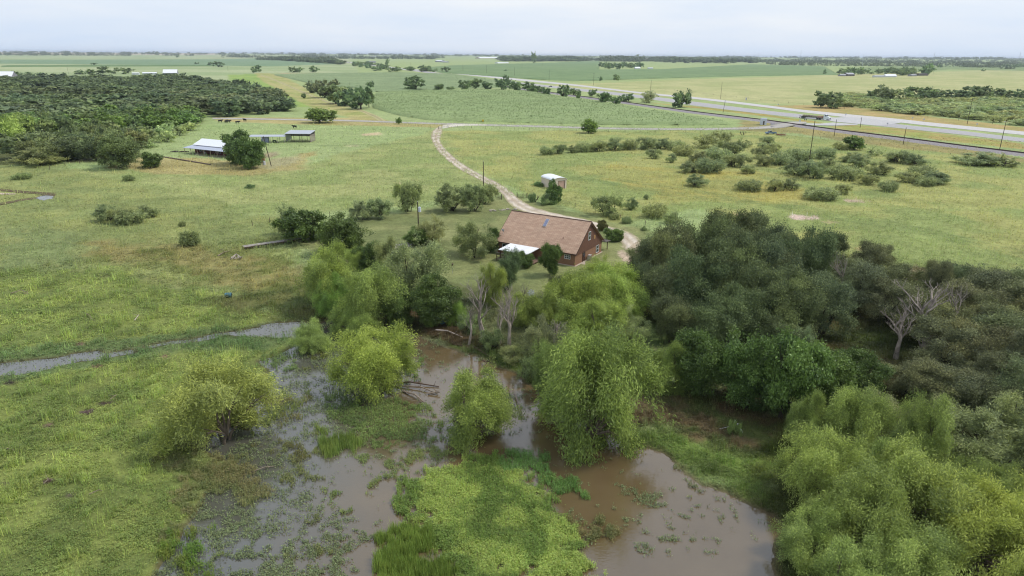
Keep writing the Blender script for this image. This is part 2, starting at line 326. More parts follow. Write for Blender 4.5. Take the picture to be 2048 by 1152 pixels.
# water
m,N,Lk,b=newmat('water'); 
tc=N.new('ShaderNodeTexCoord'); n=N.new('ShaderNodeTexNoise'); n.inputs['Scale'].default_value=.16; n.inputs['Detail'].default_value=4; Lk.new(tc.outputs['Object'],n.inputs[0])
r=N.new('ShaderNodeValToRGB'); r.color_ramp.elements[0].position=.35; r.color_ramp.elements[1].position=.7
r.color_ramp.elements[0].color=(*L((98,82,56),1.),1); r.color_ramp.elements[1].color=(*L((108,92,66),1.),1)
Lk.new(n.outputs['Fac'],r.inputs[0])
sx=N.new('ShaderNodeSeparateXYZ'); Lk.new(tc.outputs['Object'],sx.inputs[0]); ad=N.new('ShaderNodeMath'); ad.operation='MULTIPLY_ADD'; ad.inputs[1].default_value=9; Lk.new(n.outputs['Fac'],ad.inputs[0]); Lk.new(sx.outputs[0],ad.inputs[2])
mr=N.new('ShaderNodeMapRange'); mr.interpolation_type='SMOOTHSTEP'; mr.inputs[1].default_value=-20; mr.inputs[2].default_value=-4; Lk.new(ad.outputs[0],mr.inputs[0])
mm=N.new('ShaderNodeMix'); mm.data_type='RGBA'; mm.inputs[6].default_value=(*L((86,85,76)),1); Lk.new(mr.outputs[0],mm.inputs[0]); Lk.new(r.outputs[0],mm.inputs[7]); Lk.new(mm.outputs[2],b.inputs['Base Color']); b.inputs['Roughness'].default_value=.03; b.inputs['IOR'].default_value=1.95
n2=N.new('ShaderNodeTexNoise'); n2.inputs['Scale'].default_value=3.; n2.inputs['Detail'].default_value=3; n2.inputs['Distortion'].default_value=.6
mp=N.new('ShaderNodeMapping'); mp.inputs['Scale'].default_value=(.6,1.6,1); Lk.new(tc.outputs['Object'],mp.inputs[0]); Lk.new(mp.outputs[0],n2.inputs[0])
bp=N.new('ShaderNodeBump'); bp.inputs['Strength'].default_value=.09; bp.inputs['Distance'].default_value=.1; Lk.new(n2.outputs['Fac'],bp.inputs['Height']); Lk.new(bp.outputs[0],b.inputs['Normal'])
MATS['water']=m
for nm,P in (('pond_water',[(-62,20),(30,20),(36,60),(36,115),(-34,115),(-90,96)]),('pool_water',[tuple(G(60,405)[:2]),tuple(G(115,405)[:2]),tuple(G(118,384)[:2]),tuple(G(62,384)[:2])])):
    mb=MB(); mb.quad(*[(px,py,WL) for px,py in P]); tag(mb.build(nm,m),kind='structure')
# ------------------------------------------------------------------ ground cover: real small leaves and blades
RG=np.random.default_rng(11)
def tufts(name,n,amin,amax,label,cover_ok,hs=1.,grp=None,var=.3):
    az=np.radians(RG.uniform(-43,43,n)); a=np.radians(RG.uniform(amin,amax,n)); r=H/np.tan(a)
    x=r*np.sin(az); y=r*np.cos(az)
    d=wetness(x,y); z=ground_z(x,y,d); c=cover(x,y,d)
    p=(sm(fbm(x,y,2.2,51,3),.34,.52)*.8+.2)*(.35+.65*sm(fbm(x,y,.7,53,2),.32,.55))
    h=np.full(n,.22)*hs*(.6+.9*fbm(x,y,5,52)); grass=RG.random(n)<.35
    p=np.where(d<.3,.0,p)
    c=c*(.72+.56*fbm(x,y,1.6,91,3))[:,None]; h=h*(.7+2.2*sm(fbm(x,y,1.3,93,3),.5,.72))
    nr=(r<130); e1=np.zeros(n);e2=np.zeros(n);e3=np.zeros(n)
    if nr.any(): e1[nr]=(fbm(x[nr],y[nr],2.5,55)-.5)*7; e2[nr]=fbm(x[nr],y[nr],.9,57,3); e3[nr]=fbm(x[nr],y[nr],2.,58)
    for P,(pp,cv,hh,ca,cb) in zip(ISLW,ISL):
        if not nr.any(): break
        s=sdf(x,y,P,5)+e1; ins=s<0
        if not ins.any(): continue
        dens=sm(e2+.36*sm(-s,0,4)-.2,.66-.5*cv,.8-.5*cv)*.95; dens=np.where(ins,dens,0)
        p=np.where(ins,dens,p); nn=sm(e3,.36,.64)[:,None]; c=np.where(ins[:,None],(L(ca)*nn+L(cb)*(1-nn))*np.array([1.05,.97,.8]),c); h=np.where(ins,hh*(.45+1.1*e2),h)
        if hh>=.6: grass=grass|ins
    # thin weeds standing in the shallows
    sh=(d<.3)&(p==0); wd=sm(fbm(x,y,.8,61,3)+.25*(fbm(x,y,7,64,2)-.5)+.25*sm(-x,5,25)-.08,.55,.72)*sm(fbm(x,y,9,63,3)+.18*sm(-x,0,20),.38,.58)*.55
    wd=np.where((x<-30)&(d<-.2)|(np.hypot(x,y)>112),wd*.15,wd); p=np.where(sh,wd,p); c=np.where(sh[:,None],L((122,132,90))*(.7+.6*RG.random(n))[:,None],c); h=np.where(sh,.2,h)
    keep=(RG.random(n)<p)&cover_ok(x,y); x,y,z,c,h,grass,r=[v[keep] for v in (x,y,z,c,h,grass,r)]; n=len(x)
    z=np.maximum(z,WL-.02)
    lod=np.clip(r/75,.8,9)**.8
    k=2 if amin>10 else 1; idx=np.repeat(np.arange(n),k); m_=len(idx)
    g=grass[idx]; ang=RG.uniform(0,2*math.pi,m_); s=(.06+.07*RG.random(m_))*np.clip(lod[idx],.9,4.2); hh=h[idx]*(.5+.8*RG.random(m_))*np.clip(lod[idx],.9,1.3)
    u=np.stack([np.cos(ang),np.sin(ang),np.zeros(m_)],1); v=np.stack([-np.sin(ang),np.cos(ang),np.zeros(m_)],1)
    b=np.stack([x[idx]+RG.normal(0,.1,m_)*lod[idx],y[idx]+RG.normal(0,.1,m_)*lod[idx],z[idx]],1)
    up=np.array([0,0,1.])
    # leaf triangle: raised and tilted.  blade triangle: narrow base, tall tip
    tilt=RG.uniform(-.45,.45,m_)[:,None]
    cc=b+up*hh[:,None]
    l0=cc-u*s[:,None]; l1=cc+v*s[:,None]*.9-u*.1*s[:,None]+up*tilt*s[:,None]; l2=cc+u*s[:,None]*.9-up*tilt*s[:,None]
    g0=b-u*s[:,None]*.3; g1=b+u*s[:,None]*.3; g2=b+up*(hh*1.5)[:,None]+v*(RG.uniform(-.5,.5,m_)*hh)[:,None]
    G3=g[:,None]; V=np.stack([np.where(G3,g0,l0),np.where(G3,g1,l1),np.where(G3,g2,l2)],1).reshape(-1,3)
    t=RG.uniform(1-var,1+var*1.25,m_)*(1+.9*g); cl=c[idx]*t[:,None]; cl[:,0]*=RG.uniform(.88,1.1,m_); cl=np.repeat(np.clip(cl,0,.85),3,0)
    me=meshnp(name,V,np.arange(3*m_).reshape(-1,3),MATS['plants'],col=cl)
    return tag(link(name,me),label,'ground cover' if 'pond' not in name else 'water plants',kind='stuff')
colmat('plants',detail=((6.,.08),),bump=0,trans=.25,spec=.25,rough=.6)
LAWN=ZW[22][0]
notlawn=lambda x,y: ~((sdf(x,y,LAWN,3)<0))
tufts('marsh_plants',900000,14,46,'low bright green marsh weeds and grass over the foreground wetland',notlawn)
tufts('pasture_grass',330000,5.2,14.5,'knee high pasture grass and weeds across the open fields',notlawn,1.1,var=.17)
# ------------------------------------------------------------------ trees
def onb(t):
    a=np.cross(t,np.array([.3,.2,1.])); a/=np.linalg.norm(a,axis=1)[:,None]+1e-9; return a,np.cross(t,a)
def crown(name,kind,W,Hh,nl,seed,ls,z0,K,mt,tw=None,airy=0.,squash=.35):
    g=np.random.default_rng(seed); C=[];Rd=[]
    vs={'W':1.5,'M':1.05,'G':.95,'D':1.15}[kind]; r0_,r1_={'W':(.07,.20),'M':(.11,.2),'G':(.09,.21),'D':(.09,.21)}[kind]
    for i in range(K*8):
        if len(C)>=K: break
        rad=W*g.uniform(r0_,r1_); an=g.uniform(0,6.283); rr=(W/2-rad)*math.sqrt(g.uniform(0,1)); top=z0+(Hh-z0)*(1-squash*(rr/(W/2))**2)*g.uniform(.62,1.)
        lo=z0+rad*.4*vs; hi=top-rad*.9*vs
        if hi<lo: hi=lo
        zc=lo+(hi-lo)*g.uniform(.0,1)**.8
        rr*=.5+.5*min(1,zc/(.42*Hh)); p=np.array([rr*math.cos(an),rr*math.sin(an),zc])
        if any(np.linalg.norm((p-q)/np.array([1,1,vs]))<.75*min(rad,s) for q,s in zip(C,Rd)): continue
        C.append(p);Rd.append(rad)
    C=np.array(C);Rd=np.array(Rd)
    nt=int(tw or nl/28); i=g.choice(len(C),nt,p=Rd**2/np.sum(Rd**2))
    D=g.normal(size=(nt,3)); D[:,2]=np.abs(D[:,2])*.9-.35; D/=np.linalg.norm(D,axis=1)[:,None]
    T=C[i]+D*(Rd[i]*g.uniform(.72,1.1,nt))[:,None]*np.array([1,1,.9*vs])
    if nl<6500: airy*=.45
    ns=max(8,nt//(9 if nl>=6500 else 1)); sel=g.integers(0,ns,nt); sel[:ns]=np.arange(ns); T=T[sel]+g.normal(size=(nt,3))*W*(np.array([.030,.030,.022]) if nl>=6500 else .012); D=D[sel]; i=i[sel]; sub=g.normal(size=ns)[sel]
    lt=np.array([.7+.6*g.random() for _ in C])[i]
    ok=np.ones(nt,bool)
    for c,r in zip(C,Rd): ok&=np.linalg.norm((T-c)/np.array([1,1,vs]),axis=1)>r*.55
    if airy: ok&=vnoise(T[:,0]/(W*.13)+seed,T[:,1]/(W*.13)+T[:,2]/(W*.16),seed)>airy
    T=T[ok];D=D[ok];lt=lt[ok]+.10*sub[ok]; nt=len(T); m=nl//nt; j=np.repeat(np.arange(nt),m); n=len(j)
    q=W*.028*(1+.5*g.random(nt))[j]
    if kind in 'WM':
        ax=D*np.array([.8,.8,.3])+np.array([0,0,-.55 if kind=='W' else .15])+g.normal(size=(nt,3))*.35; ax/=np.linalg.norm(ax,axis=1)[:,None]
        P=T[j]+ax[j]*(g.uniform(-1,1.2,n)*W*(.085 if kind=='W' else .06))[:,None]+g.normal(size=(n,3))*(q*.75)[:,None]
        A=ax[j]+g.normal(size=(n,3))*.45; A/=np.linalg.norm(A,axis=1)[:,None]; wd=.24
    else:
        P=T[j]+g.normal(size=(n,3))*(q*1.25)[:,None]*np.array([1,1,.7]); A=g.normal(size=(n,3)); A/=np.linalg.norm(A,axis=1)[:,None]; wd=.52
    P[:,2]=np.maximum(P[:,2],.03*Hh)
    _,B=onb(A); nrm=np.cross(A,B); tgt=D[j]+np.array([0,0,.5])+g.normal(size=(n,3))*.95
    B=np.cross(A,tgt); B/=np.linalg.norm(B,axis=1)[:,None]+1e-9
    s=ls*g.uniform(.6,1.25,n)[:,None]
    V=np.stack([P-A*s,P+B*s*wd,P+A*s,P-B*s*wd],1).reshape(-1,3)
    rx=np.percentile(np.abs(P[:,:2]),99.0); zx=np.percentile(P[:,2],99.3); V[:,:2]*=W/2/rx; V[:,2]*=Hh/zx; C=C*np.array([W/2/rx,W/2/rx,Hh/zx])
    tone=np.clip(g.normal(.44,.23,n)+ (lt[j]-1)*.7+(g.random(nt)[j]-.5)*.3,0,1)
    V[:,:2]/=W; V[:,2]/=Hh
    return meshnp(name,V,np.arange(4*n).reshape(-1,4),mt,tone=np.repeat(tone,4)),C/np.array([W,W,Hh])
def trunk(name,C,seed,W,Hh,mt,r0=.035,multi=1,bare=False):
    g=random.Random(seed); mb=MB()
    stems=[(g.uniform(-.05,.05)*(multi>1)*2,g.uniform(-.05,.05)*(multi>1)*2) for _ in range(multi)]
    idx=list(range(len(C)))
    if len(idx)>14 and not bare: idx=g.sample(idx,14)
    fork=g.uniform(.16,.24)
    for sx,sy in stems: mb.tube([(sx,sy,-.04),(sx*1.3,sy*1.3,fork*.6),(sx*1.8,sy*1.8,fork)],r0/math.sqrt(multi),7,r0*.75/math.sqrt(multi))
    for i in idx:
        c=C[i]; sx,sy=min(stems,key=lambda s:(s[0]-c[0])**2+(s[1]-c[1])**2); a=Vector((sx*1.8,sy*1.8,fork*.97)); b=Vector(c); mid=a.lerp(b,.5)+Vector((g.uniform(-.03,.03),g.uniform(-.03,.03),.05))
        mb.tube([a,mid,b],r0*.4,5,r0*.09)
        for q in range(2):
            e=b+Vector((g.uniform(-.11,.11),g.uniform(-.11,.11),g.uniform(-.02,.12))); mb.tube([mid,(mid+e)/2+Vector((0,0,.02)),e],r0*.16,4,r0*.04)
    me=bpy.data.meshes.new(name); me.from_pydata(mb.v,[],mb.f); me.materials.append(mt); return me
def deadtree(name,seed,mt,spread=.5,r0=.05):
    g=random.Random(seed); mb=MB()
    def br(p,d,l,r,dep):
        pts=[p]; q=p
        for i in range(3):
            d=(d+Vector((g.uniform(-.22,.22),g.uniform(-.22,.22),g.uniform(-.05,.16)))).normalized(); q=q+d*l/3; pts.append(q)
        mb.tube(pts,r,6 if dep<2 else 4,r*.55)
        if dep<5:
            for k in range(3 if dep<3 else 2):
                a=g.uniform(0,6.283); nd=(d*.75+Vector((math.cos(a),math.sin(a),g.uniform(-.1,.5)))*spread).normalized()
                br(pts[-1] if k<2 else pts[1+g.randint(0,1)],nd,l*g.uniform(.58,.8),r*.52,dep+1)
    br(Vector((0,0,-.02)),Vector((0,0,1)),.34,r0,0)
    zz=max(v[2] for v in mb.v); xx=max(max(abs(v[0]),abs(v[1])) for v in mb.v)
    me=bpy.data.meshes.new(name); me.from_pydata([(v[0]/(2*xx),v[1]/(2*xx),v[2]/zz) for v in mb.v],[],mb.f); me.materials.append(mt); return me
LM={'W':leafmat('willow_leaf',L((140,158,96),1.2),.28),'Y':leafmat('willow_yellow_leaf',L((146,160,100),1.2),.28),'G':leafmat('broad_leaf',L((112,134,80),.82),.28,.3,.42),
'D':leafmat('dark_leaf',L((104,114,88),1.25),.25),'M':leafmat('mesquite_leaf',L((142,152,118),1.2),.28),'E':leafmat('wood_leaf',L((108,122,94),.95),.32)}
BK=mat('bark_grey',L((110,98,84)),.95,var=.3,scale=9,stretch=(6,6,1)); BD=mat('bark_dark',L((72,64,56)),.95,var=.3,scale=9); BX=mat('bark_bare',L((162,150,138)),.9,var=.3,scale=12)
# kind: prototype shape kind, W, H, leaves near/mid/far, leaf sizes, z0, lobes, airy, stems
PK={'W':('W',9,8,62000,.12,.0,34,.43,3,BK,.3),'Y':('W',9,8,54000,.115,.06,26,.46,5,BK,.3),'G':('G',7,7,38000,.112,.03,30,.32,1,BD,.35),'D':('D',8,8,46000,.092,.05,28,.43,2,BD,.3),
'M':('M',6,5,26000,.10,.02,20,.36,4,BD,.45),'B':('M',5,3,12000,.11,.0,14,.34,5,BD,.5),'E':('D',9,8,10000,.19,.0,24,.2,1,BD,.3)}
PROTO={}
def proto(k,lod):
    if (k,lod) in PROTO: return PROTO[(k,lod)]
    sk,W,Hh,nl,ls,z0,K,airy,ms,bk,sq=PK[k]; n=int(nl*(1,.42,.08,.02)[lod]); s=ls*(1,1.75,3.1,5.2)[lod]; out=[]
    for v in range(4 if lod==0 else 3):
        nm={'W':'willow','Y':'willow','G':'broadleaf','D':'oak','M':'mesquite','B':'shrub','E':'wood'}[k]
        cm,C=crown(nm+'_crown',sk,W,Hh,n,100*ord(k)+v*7+lod,s,z0*Hh,K,LM['M' if k=='B' else k],tw=max(40,n/ (34 if lod==0 else 14)),airy=airy,squash=sq)
        out.append((cm,trunk(nm+'_trunk',C,v+3,W,Hh,bk,multi=ms)))
    PROTO[(k,lod)]=out; return out
DEAD=[deadtree('dead_tree',s,BX,.62) for s in (2,5,9)]
NAMES={'W':('willow_tree','tree'),'Y':('willow_tree','tree'),'G':('broadleaf_tree','tree'),'D':('oak_tree','tree'),'M':('mesquite_tree','tree'),'B':('mesquite_shrub','shrub'),'E':('woodland_tree','tree'),'X':('dead_tree','tree')}
cnt=[0]
def tree_at(k,x,y,w_,h_,label,group=None,tint=None,v=None):
    cnt[0]+=1; i=cnt[0]; r=math.hypot(x,y); lod=0 if r<150 else 1 if r<330 else 2 if r<900 else 3
    nm,cat=NAMES[k]; nm='field_tree' if (k=='E' and not group) else nm; rz=(i*2.399)%6.283
    if k=='B' and h_/w_>.62: k='M' if False else k
    t=thing(nm,label,cat,(x,y,-.05 if r>140 else float(ground_z(np.array([x]),np.array([y]))[0])-.05),rz,group)
    if k=='X': o=link('branches',DEAD[(v if v is not None else i)%3],t,scale=(w_,w_,h_)); return t
    P=proto(k,lod); cm,tm=P[(i if v is None else v)%len(P)]
    c=link('crown',cm,t,scale=(w_,w_*rnd.uniform(.9,1.1),h_)); u=rnd.uniform(-.14,.14); q=rnd.uniform(-.07,.07)
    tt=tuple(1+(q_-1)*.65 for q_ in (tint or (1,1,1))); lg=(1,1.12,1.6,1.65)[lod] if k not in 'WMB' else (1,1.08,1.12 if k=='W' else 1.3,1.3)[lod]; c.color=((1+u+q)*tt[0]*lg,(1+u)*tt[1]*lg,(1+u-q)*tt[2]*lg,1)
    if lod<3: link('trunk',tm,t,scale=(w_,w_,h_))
    return t
def T(k,bx,by,ty,w_,label,group=None,tint=None,v=None):
    g=G(bx,by); wm=w_*MP(bx,by); h_=HT(bx,by,bx,ty); 
    # the trunk stands under the middle of the crown: the near half of the crown hides it
    return tree_at(k,g.x,g.y+wm*.0,wm,max(h_,.4),label,group,tint,v)
ORD='first second third fourth fifth sixth seventh eighth ninth tenth eleventh twelfth thirteenth fourteenth fifteenth sixteenth seventeenth eighteenth'.split()
ROWN=['front','second','third','fourth','fifth','sixth','seventh','back']
def rowlabels(P,what,where,per=10):
    idx=sorted(range(len(P)),key=lambda i:-P[i][1]); out=[None]*len(P); nr=max(1,round(len(P)/per)); k=math.ceil(len(P)/nr)
    for r in range(nr):
        row=sorted(idx[r*k:(r+1)*k],key=lambda i:P[i][0]); rn='back' if r==nr-1 else ROWN[r]
        for j,i in enumerate(row): out[i]='%s %s from the left in the %s row of %s'%(what,ORD[j],rn,where)
    return out
YEL=(1.12,1.08,.9); GRY=(1.05,.98,1.15); BRT=(1.15,1.2,.9); DK=(.8,.85,.9)
# foreground willows
T('Y',432,880,722,205,'wide pale willow with a fan of bare stems at the left of the pond',tint=(1.02,1.02,.95))
T('W',748,778,652,150,'round bright willow above fallen logs in the middle of the pond',tint=BRT)
T('W',955,872,738,156,'round mid green willow between the log willow and the tallest pond willow',tint=(.85,.95,.85))
T('W',622,696,641,72,'smallest willow bush standing in water where the creek meets the pond')
T('W',1190,880,645,215,'tallest broad willow rising from the brown channel of the pond',tint=(.92,1,.85),v=0)
T('W',1110,800,690,90,'narrow willow at the left side of the tallest pond willow',tint=(.95,1,.95))
T('W',665,612,492,112,'tall willow at the left end of the bank row behind the pond',tint=(.9,.95,.8))
T('W',745,652,527,128,'olive willow with dark trunk in the middle of the bank row',tint=(.92,.9,.75))
T('W',660,632,556,66,'bright green young willow at the foot of the bank row',tint=(.95,1.2,.8))
T('W',710,668,610,90,'low drooping willow hanging over the water under the bank row',tint=(.85,.92,.75))
T('M',830,600,485,118,'loose grey green tree at the back of the bank row',tint=(.95,1,.85))
T('M',790,560,478,70,'thin olive tree top behind the bank row willows',tint=(.95,1,.8))
T('G',868,650,560,90,'dark broadleaf tree at the right end of the bank row',tint=(.75,.85,.8))
T('G',800,650,580,70,'dark green tree in the shade of the bank row',tint=(.85,.9,.8))
T('W',857,655,612,30,'sapling on two pale trunks at the dark muddy bank',tint=(.9,1,.8))
T('W',915,650,604,42,'small bright green sapling by the blue barrel',tint=(.85,1.15,.8))
T('G',745,545,485,60,'dark tree between the grey bank tree and the boardwalk tree',tint=(.85,.95,.8))
T('W',700,545,500,60,'willow top behind the tall left bank willow',tint=(.9,.95,.8))
T('X',968,682,545,90,'bare dead tree with forked limbs left of the other bare tree on the bank',v=0)
T('X',1018,706,563,80,'bare dead tree with upright limbs right of the other bare tree on the bank',v=1)
T('X',1045,620,560,40,'thin bare snag beside the white yard ornament',v=2)
T('X',1000,690,590,60,'bare grey sapling between the two bare bank trees',v=2)
T('X',938,690,600,50,'low bare branched snag left of the two bare bank trees',v=0)
T('X',1110,700,640,60,'bare grey twigs left of the tallest pond willow',v=1)
T('X',1790,720,600,80,'bare pale tree standing below the large pinkish one in the thicket',v=1)
T('X',1960,705,610,60,'bare grey tree near the right edge of the thicket',v=2)
T('W',985,608,528,58,'yellow green young willow behind the two bare trees',tint=YEL)
T('D',1014,580,503,52,'dark narrow evergreen in front of the porch',tint=(.8,1,.8))
T('G',1050,536,506,34,'small round tree at the corner of the porch deck',tint=(.95,1,.8))
T('G',1100,552,490,40,'upright green tree in front of the log wall',tint=(.9,1.05,.9))
T('D',1112,600,555,40,'grey shrub in front of the bright willow behind the house yard',tint=(1.2,1.05,1))
T('W',1150,650,548,118,'bright willow left of the pair below the house yard',tint=BRT)
T('W',1235,640,545,125,'bright willow right of the pair below the house yard',tint=BRT)
T('W',1195,600,527,100,'bright willow at the back below the house yard',tint=BRT)
T('W',1180,690,598,125,'willow behind the tallest pond willow',tint=(1.0,1.08,.9))
T('W',1065,655,592,75,'light green young willow right of the bare trees',tint=(1,1.1,.95))
T('M',1090,720,640,80,'grey twiggy tree in the undergrowth left of the tallest pond willow')
T('M',1030,725,690,60,'low grey green undergrowth bush below the bare trees',tint=(.85,.95,.75))
T('B',985,700,660,55,'dark undergrowth bush at the foot of the bare trees',tint=(.7,.85,.6))
T('B',1060,760,715,60,'undergrowth bush at the water edge below the bare trees',tint=(.8,.95,.65))
T('B',940,665,630,50,'low bush on the muddy bank by the white log',tint=(.75,.9,.65))
T('M',1255,690,620,80,'pale loose tree in front of the lawn gap beside the dark thicket',tint=(1,1.1,.9))
T('W',1335,782,686,90,'willow between the tallest pond willow and the glossy trees',tint=(.9,1,.85))
T('G',1400,790,668,112,'glossy green tree with pale trunk left of the glossy grove',tint=(.95,1.1,.9))
T('G',1492,815,690,120,'left tree of the dense glossy grove above the bare soil',tint=(.9,1.05,.85))
T('G',1560,838,676,135,'tallest middle tree of the dense glossy grove above the bare soil',tint=(1,1.15,.9))
T('G',1640,815,700,115,'right middle tree of the dense glossy grove',tint=(.95,1.1,.85))
T('G',1705,790,705,95,'small right end tree of the dense glossy grove',tint=(.95,1.1,.85))
T('M',1592,730,656,62,'grey green feathery tree top poking above the glossy grove',tint=(.9,1.05,1))
T('B',1466,875,845,26,'small sapling between the two white planks',tint=(.6,.9,.5))
# lower right willows
for a in [(1606,900,783,66,'slim pale willow at the upper left of the lower right willows'),(1697,915,772,112,'tall light willow second at the top edge of the lower right willows'),
(1808,950,793,104,'pointed light willow nearest the grey brush at the right'),(1632,1005,862,135,'broad willow at the left front of the lower right willows'),
(1765,1010,885,100,'willow behind the leaning white branches'),(1730,1105,935,150,'broad front willow around the bare grey snag at the lower right'),
(1860,1085,905,170,'wide willow in the centre of the lower right willows'),(1965,1180,990,165,'yellow green willow nearest the lower right corner'),
(1620,1125,1015,120,'low willow leaning over the water at the lower right'),(1810,1195,1050,150,'willow at the bottom edge right of the water'),
(2050,1120,972,140,'bright yellow willow cut by the right edge of the photo'),(1950,1030,920,105,'pale willow below the bright ground vines'),(1690,1235,1085,140,'willow cut by the bottom edge beside the water')]:
    T('W',*a,tint=(1.3,1.2,.95) if a[0]>1960 else [(1.05,1.05,1),(1.15,1.12,1.02),(.95,1,1),(1.08,1.02,1.1)][a[0]%4])
T('M',1960,935,825,150,'grey green feathery mesquite in front of the dark thicket at the right edge',tint=(.8,.92,.85))
T('M',2040,925,790,130,'light green mesquite cut by the right edge above the vines',tint=(.95,1.05,.8))
T('M',1880,880,800,90,'grey mesquite between the willows and the dark thicket',tint=(.8,.9,.85))
T('M',1770,880,800,100,'grey olive mesquite above the pointed willow',tint=(.85,.9,.85))
T('X',1690,1100,1045,70,'bare grey snag poking out of the lower right willows',v=2)
T('X',1705,990,925,45,'leaning bare white branch between the lower right willows',v=1)
# dark thicket on the right
TH=[(1300,560,470,80),(1345,590,450,105),(1400,570,425,100),(1450,560,414,100),(1500,545,424,85),(1320,640,530,110),(1385,650,500,120),(1450,640,480,120),(1520,620,470,110),(1560,560,450,70),(1600,590,455,100),(1640,560,458,80),(1735,575,482,70),(1700,620,520,100),
(1500,690,570,110),(1560,680,540,120),(1630,670,545,120),(1345,690,590,90),(1420,700,590,100),(1770,600,520,80),(1790,650,560,110),(1862,605,516,46),(1905,600,520,62),(1850,690,590,110),(1920,660,560,110),(1985,620,535,110),(2040,630,540,100),(1760,540,483,40),
(1900,740,640,120),(1960,760,650,120),(2030,740,620,130),(1990,700,600,110),(1860,810,720,110),(1940,830,740,120),(2040,860,720,110),(2090,680,570,110),(2090,800,660,120),(1540,620,500,90),(1660,620,540,90),(1570,720,640,90),(1470,610,450,90),(1290,610,520,60),(1820,600,540,60),(1950,590,545,70),(2010,800,700,100),(1810,790,730,80)]
THL=rowlabels(TH,'dark oak,','the right hand thicket')
for i,a in enumerate(TH):
    a=(a[0],a[1],a[2]+7,a[3]); T('D',*a,THL[i],'dark oaks packed in the right hand thicket',tint=tuple(u*v for u,v in zip([(1,1,1),(1.08,1.06,1.05),(.88,1,.88),(1.14,1.14,.95)][i%4],(1.3,1.2,1.2) if a[0]>1640 else (1.02,1.08,.95))))
T('X',1490,515,472,50,'bare silvery crown at the top edge of the thicket nearest the house',v=1)
T('X',1690,625,500,80,'bare silvery crown in the middle of the thicket top edge',v=2)
T('X',1850,705,560,125,'large bare pinkish tree in the thicket near the right edge',v=0)
T('X',1905,690,565,85,'bare tree right beside the large pinkish one in the thicket',v=2)
T('X',1840,700,650,60,'broken bare branches low in the thicket',v=1)
# yard and pasture trees
for k,bx,by,ty,w_,l,ti in [('M',578,472,413,50,'loose tree left behind the round dark tree at the boardwalk end',(.85,.95,.75)),('G',606,484,418,84,'round dark tree at the end of the boardwalk',(.95,1,.85)),('G',692,508,434,88,'round dark tree right of the boardwalk tree',(.85,1,.85)),
('M',722,440,403,46,'left mesquite of the pair on the yard fence',(.95,1,.95)),('M',756,438,399,48,'right mesquite of the pair on the yard fence',(.9,1,.85)),('M',818,424,365,54,'lone tall mesquite on the yard fence',(1,1.1,.85)),
('M',900,424,369,66,'wide mesquite at the left of the clump by the driveway gate',(.9,1,.85)),('M',945,424,372,56,'mesquite in the middle of the clump by the driveway gate',(.95,1.05,.8)),('M',972,408,369,42,'mesquite behind the pole by the driveway gate',(.9,1,.85)),
('M',866,488,430,60,'grey green mesquite right of the transformer pole',(1,1.02,.9)),('G',836,489,456,48,'leafy bush at the foot of the transformer pole',(1.1,1.15,.9)),('M',946,514,449,86,'broad mesquite on the lawn left of the house',(.9,1.02,.8)),('G',982,505,458,30,'leafy shrub at the left wall of the house',(.9,1,.85)),
('G',1108,408,363,34,'small leafy tree in front of the tan shed',(.85,1,.85)),('B',1094,410,386,32,'dark bush at the foot of the small tree by the tan shed',(.7,.9,.7)),('B',1080,372,364,30,'weeds against the left wall of the tan shed',(.6,.95,.6)),('B',1064,405,386,16,'small bush by the leaning post',(.7,.9,.7)),
('G',1177,267,239,37,'lone round tree on the county road edge',(.85,1,.8)),('G',798,249,235,12,'tiny round shrub at the road edge by the field track',(.8,.95,.75)),('G',640,246,218,54,'big round dark bush on the county road',(.9,1,.8)),
('G',1708,300,272,38,'lone dark round tree by the railway',(.85,1,.85)),('G',302,336,306,34,'small neat round tree on the left farmyard lawn',(.85,.95,.85)),('D',243,336,272,68,'dark tree standing free in front of the left wood',(.8,1,.7)),
('G',480,330,264,58,'tall leafy tree at the end of the left farmhouse',(.95,1.05,1)),('G',500,338,282,48,'low leafy tree right beside the farmhouse tree',(.85,1,.85)),('G',468,327,277,28,'leafy tree against the farmhouse roof',(1,1.08,.95)),
('M',245,447,417,40,'bush left of the marsh bush clump',(.85,.9,.75)),('M',215,443,409,46,'tallest bush of the marsh bush clump',(.85,.9,.75)),('B',262,448,420,52,'low bush in the middle of the marsh bush clump',(.85,.9,.75)),('B',294,434,411,38,'bush right of the marsh bush clump',(.9,.95,.8)),('B',382,492,463,36,'single bush below the marsh bush clump',(.8,.95,.7)),('B',366,454,442,14,'tiny bush above the single marsh bush',(.7,.85,.7)),('B',500,377,368,18,'tiny dark bush below the farmhouse',(.6,.85,.6)),('B',258,362,350,18,'tiny dark bush under the free standing dark tree',(.7,.9,.7)),('B',45,358,345,30,'grey green weeds bush near the left pool',(.8,.95,.7)),
('M',1212,433,394,62,'widest mesquite on the fence line behind the house',(.85,1,.8)),('M',1263,420,396,30,'round mesquite behind the fence line mesquites',(.9,1,.85)),('B',1308,436,408,46,'spreading mesquite bush before the thicket',(1,1.05,.9)),('B',1345,449,424,34,'loose bush right at the thicket edge',(.95,1.05,.95)),('B',1228,440,428,20,'brush in the fence behind the house',(.8,.9,.7)),('B',1252,448,434,22,'brush in the fence right of the house gable',(.8,.9,.7)),
('G',1203,462,441,22,'dark reddish shrub behind the house gable',(1.2,.8,1)),('G',1225,482,458,36,'yellow green shrubs behind the rear porch',(1.3,1.3,1)),('G',1240,484,462,14,'small dark shrub by the gravel turning area',(.8,.85,.8)),
('B',1288,462,452,14,'tiny weed bush on the lawn edge',(.8,.9,.7)),('B',1292,400,389,10,'tiny bush in the pasture behind the fence line',(.9,1,.9))]:
    T(k,bx,by,ty,w_,l,tint=ti)
